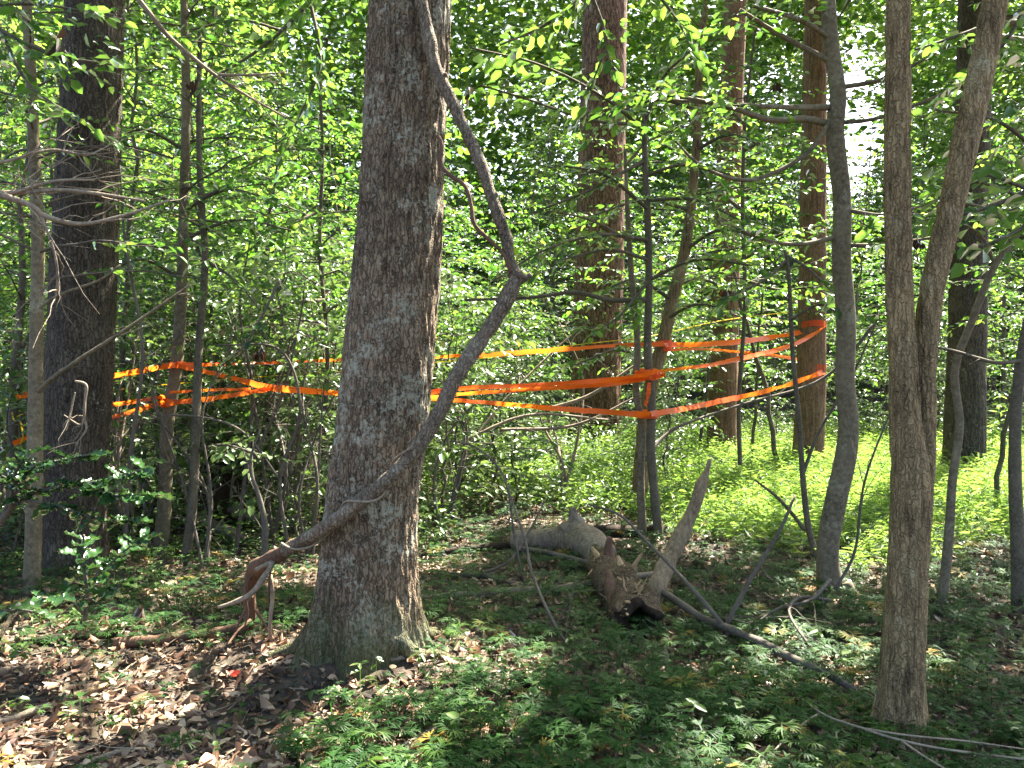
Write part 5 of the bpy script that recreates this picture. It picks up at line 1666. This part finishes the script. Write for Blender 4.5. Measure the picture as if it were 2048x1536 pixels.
def undergrowth():
    """low leafy herbs under the thicket"""
    n = 6500
    y = 7.0 + 17 * g.uniform(0, 1, n) ** 1.1
    x = g.uniform(-0.72, 0.72, n) * y
    px = px_of(x, y)
    pr = np.where(px < 900, 0.8, np.where(px < 1350, 0.85 * (y > 8.5), 0.6 * (y > 14.5)))
    k = g.uniform(0, 1, n) < pr
    x, y = x[k], y[k]
    n = len(x)
    z = ground_h(x, y)
    m = 16
    h = g.uniform(0.1, 0.55, n) * np.where((px[k] > 880) & (y > 9), 1.5, 1)
    f = g.uniform(0.3, 1, (n, m))
    p = np.stack([x[:, None] + g.normal(0, 0.12, (n, m)), y[:, None] + g.normal(0, 0.12, (n, m)), z[:, None] + h[:, None] * f], -1).reshape(-1, 3)
    N = n * m
    d = g.normal(0, 1, (N, 3)) * [1, 1, 0.35]
    L = g.uniform(0.04, 0.085, N)
    V, Q = leaves_geom(p, d, np.c_[g.normal(0, 0.4, (N, 2)), np.ones(N)], L, L * 0.55)
    mb = MB()
    mb.add(V, Q, None, np.repeat(g.uniform(0, 1, N), 6))
    o = link('undergrowth', mb.mesh('undergrowth', M['herb'], (0, 0, 0), False))
    tag(o, 'low leafy undergrowth below the thicket saplings', None, None, 'stuff')


undergrowth()


def seedlings():
    n = 700
    y = 2.8 + 6.5 * g.uniform(0, 1, n) ** 1.3
    x = g.uniform(-0.7, 0.7, n) * y
    k = (g.uniform(0, 1, n) < np.where((px_of(x, y) < 620) & (y < 4.5), 0.2, 1.0)) & ((x - b_oak[0]) ** 2 + (y - b_oak[1]) ** 2 > 0.16)
    x, y = x[k], y[k]
    n = len(x)
    m = 5
    h = g.uniform(0.05, 0.16, n)
    N = n * m
    az = g.uniform(0, 6.283, N)
    p = np.repeat(np.c_[x, y, ground_h(x, y) + h], m, 0) + np.c_[np.zeros((N, 2)), -g.uniform(0, 0.04, N)]
    d = np.c_[np.cos(az), np.sin(az), g.uniform(-0.5, 0.4, N)]
    L = np.repeat(g.uniform(0.025, 0.065, n), m) * g.uniform(0.7, 1.2, N)
    V, Q = leaves_geom(p, d, np.c_[g.normal(0, 0.35, (N, 2)), np.ones(N)], L, L * np.repeat(g.uniform(0.3, 0.7, n), m))
    mb = MB()
    mb.add(V, Q, None, np.repeat(g.uniform(0.2, 1, N), 6))
    b0 = np.c_[x, y, ground_h(x, y) - 0.01]
    t0 = b0 + np.c_[np.zeros((n, 2)), h + 0.01]
    sd = np.array([0.0013, 0, 0])
    mb.add(np.stack([b0 - sd, b0 + sd, t0 + sd * 0.5, t0 - sd * 0.5], 1).reshape(-1, 3), np.arange(n * 4).reshape(-1, 4), None, 0.3)
    o = link('seedlings', mb.mesh('seedlings', M['herb'], (0, 0, 0), False))
    tag(o, 'small broad leaved seedlings scattered among the clubmoss', None, None, 'stuff')


seedlings()


# tall herbs standing in the sun behind the dark rear trunk
def herb(px, py0, py1, d, label):
    a, bt = P(px, py0, d), P(px, py1, d)
    root = thing('tall_herb', label, 'plant', a)
    c = np.linspace(a, bt, 10)
    mb = MB(); mb.add(*tube(c, np.linspace(0.008, 0.003, 10), 6, True))
    link('stem', mb.mesh('stem', M['grass'], a), root)
    fo = Foliage()
    for q in np.linspace(0.15, 1, 8):
        p = a + (bt - a) * q
        az = U(0, 6.28)
        for k in range(4):
            d_ = np.array([[math.cos(az + k * 1.57), math.sin(az + k * 1.57), U(-0.7, 0.5)]])
            L = np.array([0.26 * (1.15 - 0.7 * q)])
            fo.leaves(p[None], d_, np.array([[U(-.7, .7), U(-.7, .2), 1.0]]), L, L * 0.32, np.array([0.7]))
    link('leaves', fo.mesh('leaves', M['grass'], a), root)


herb(2000, 930, 792, 13.2, 'tall bright herb with whorled leaves in the sun at the right edge')
herb(1985, 925, 850, 12.6, 'shorter bright herb with whorled leaves in front of the tall one at the right edge')
herb(1872, 925, 862, 12.8, 'bright whorled herb just left of the dark trunk behind the forked tree')
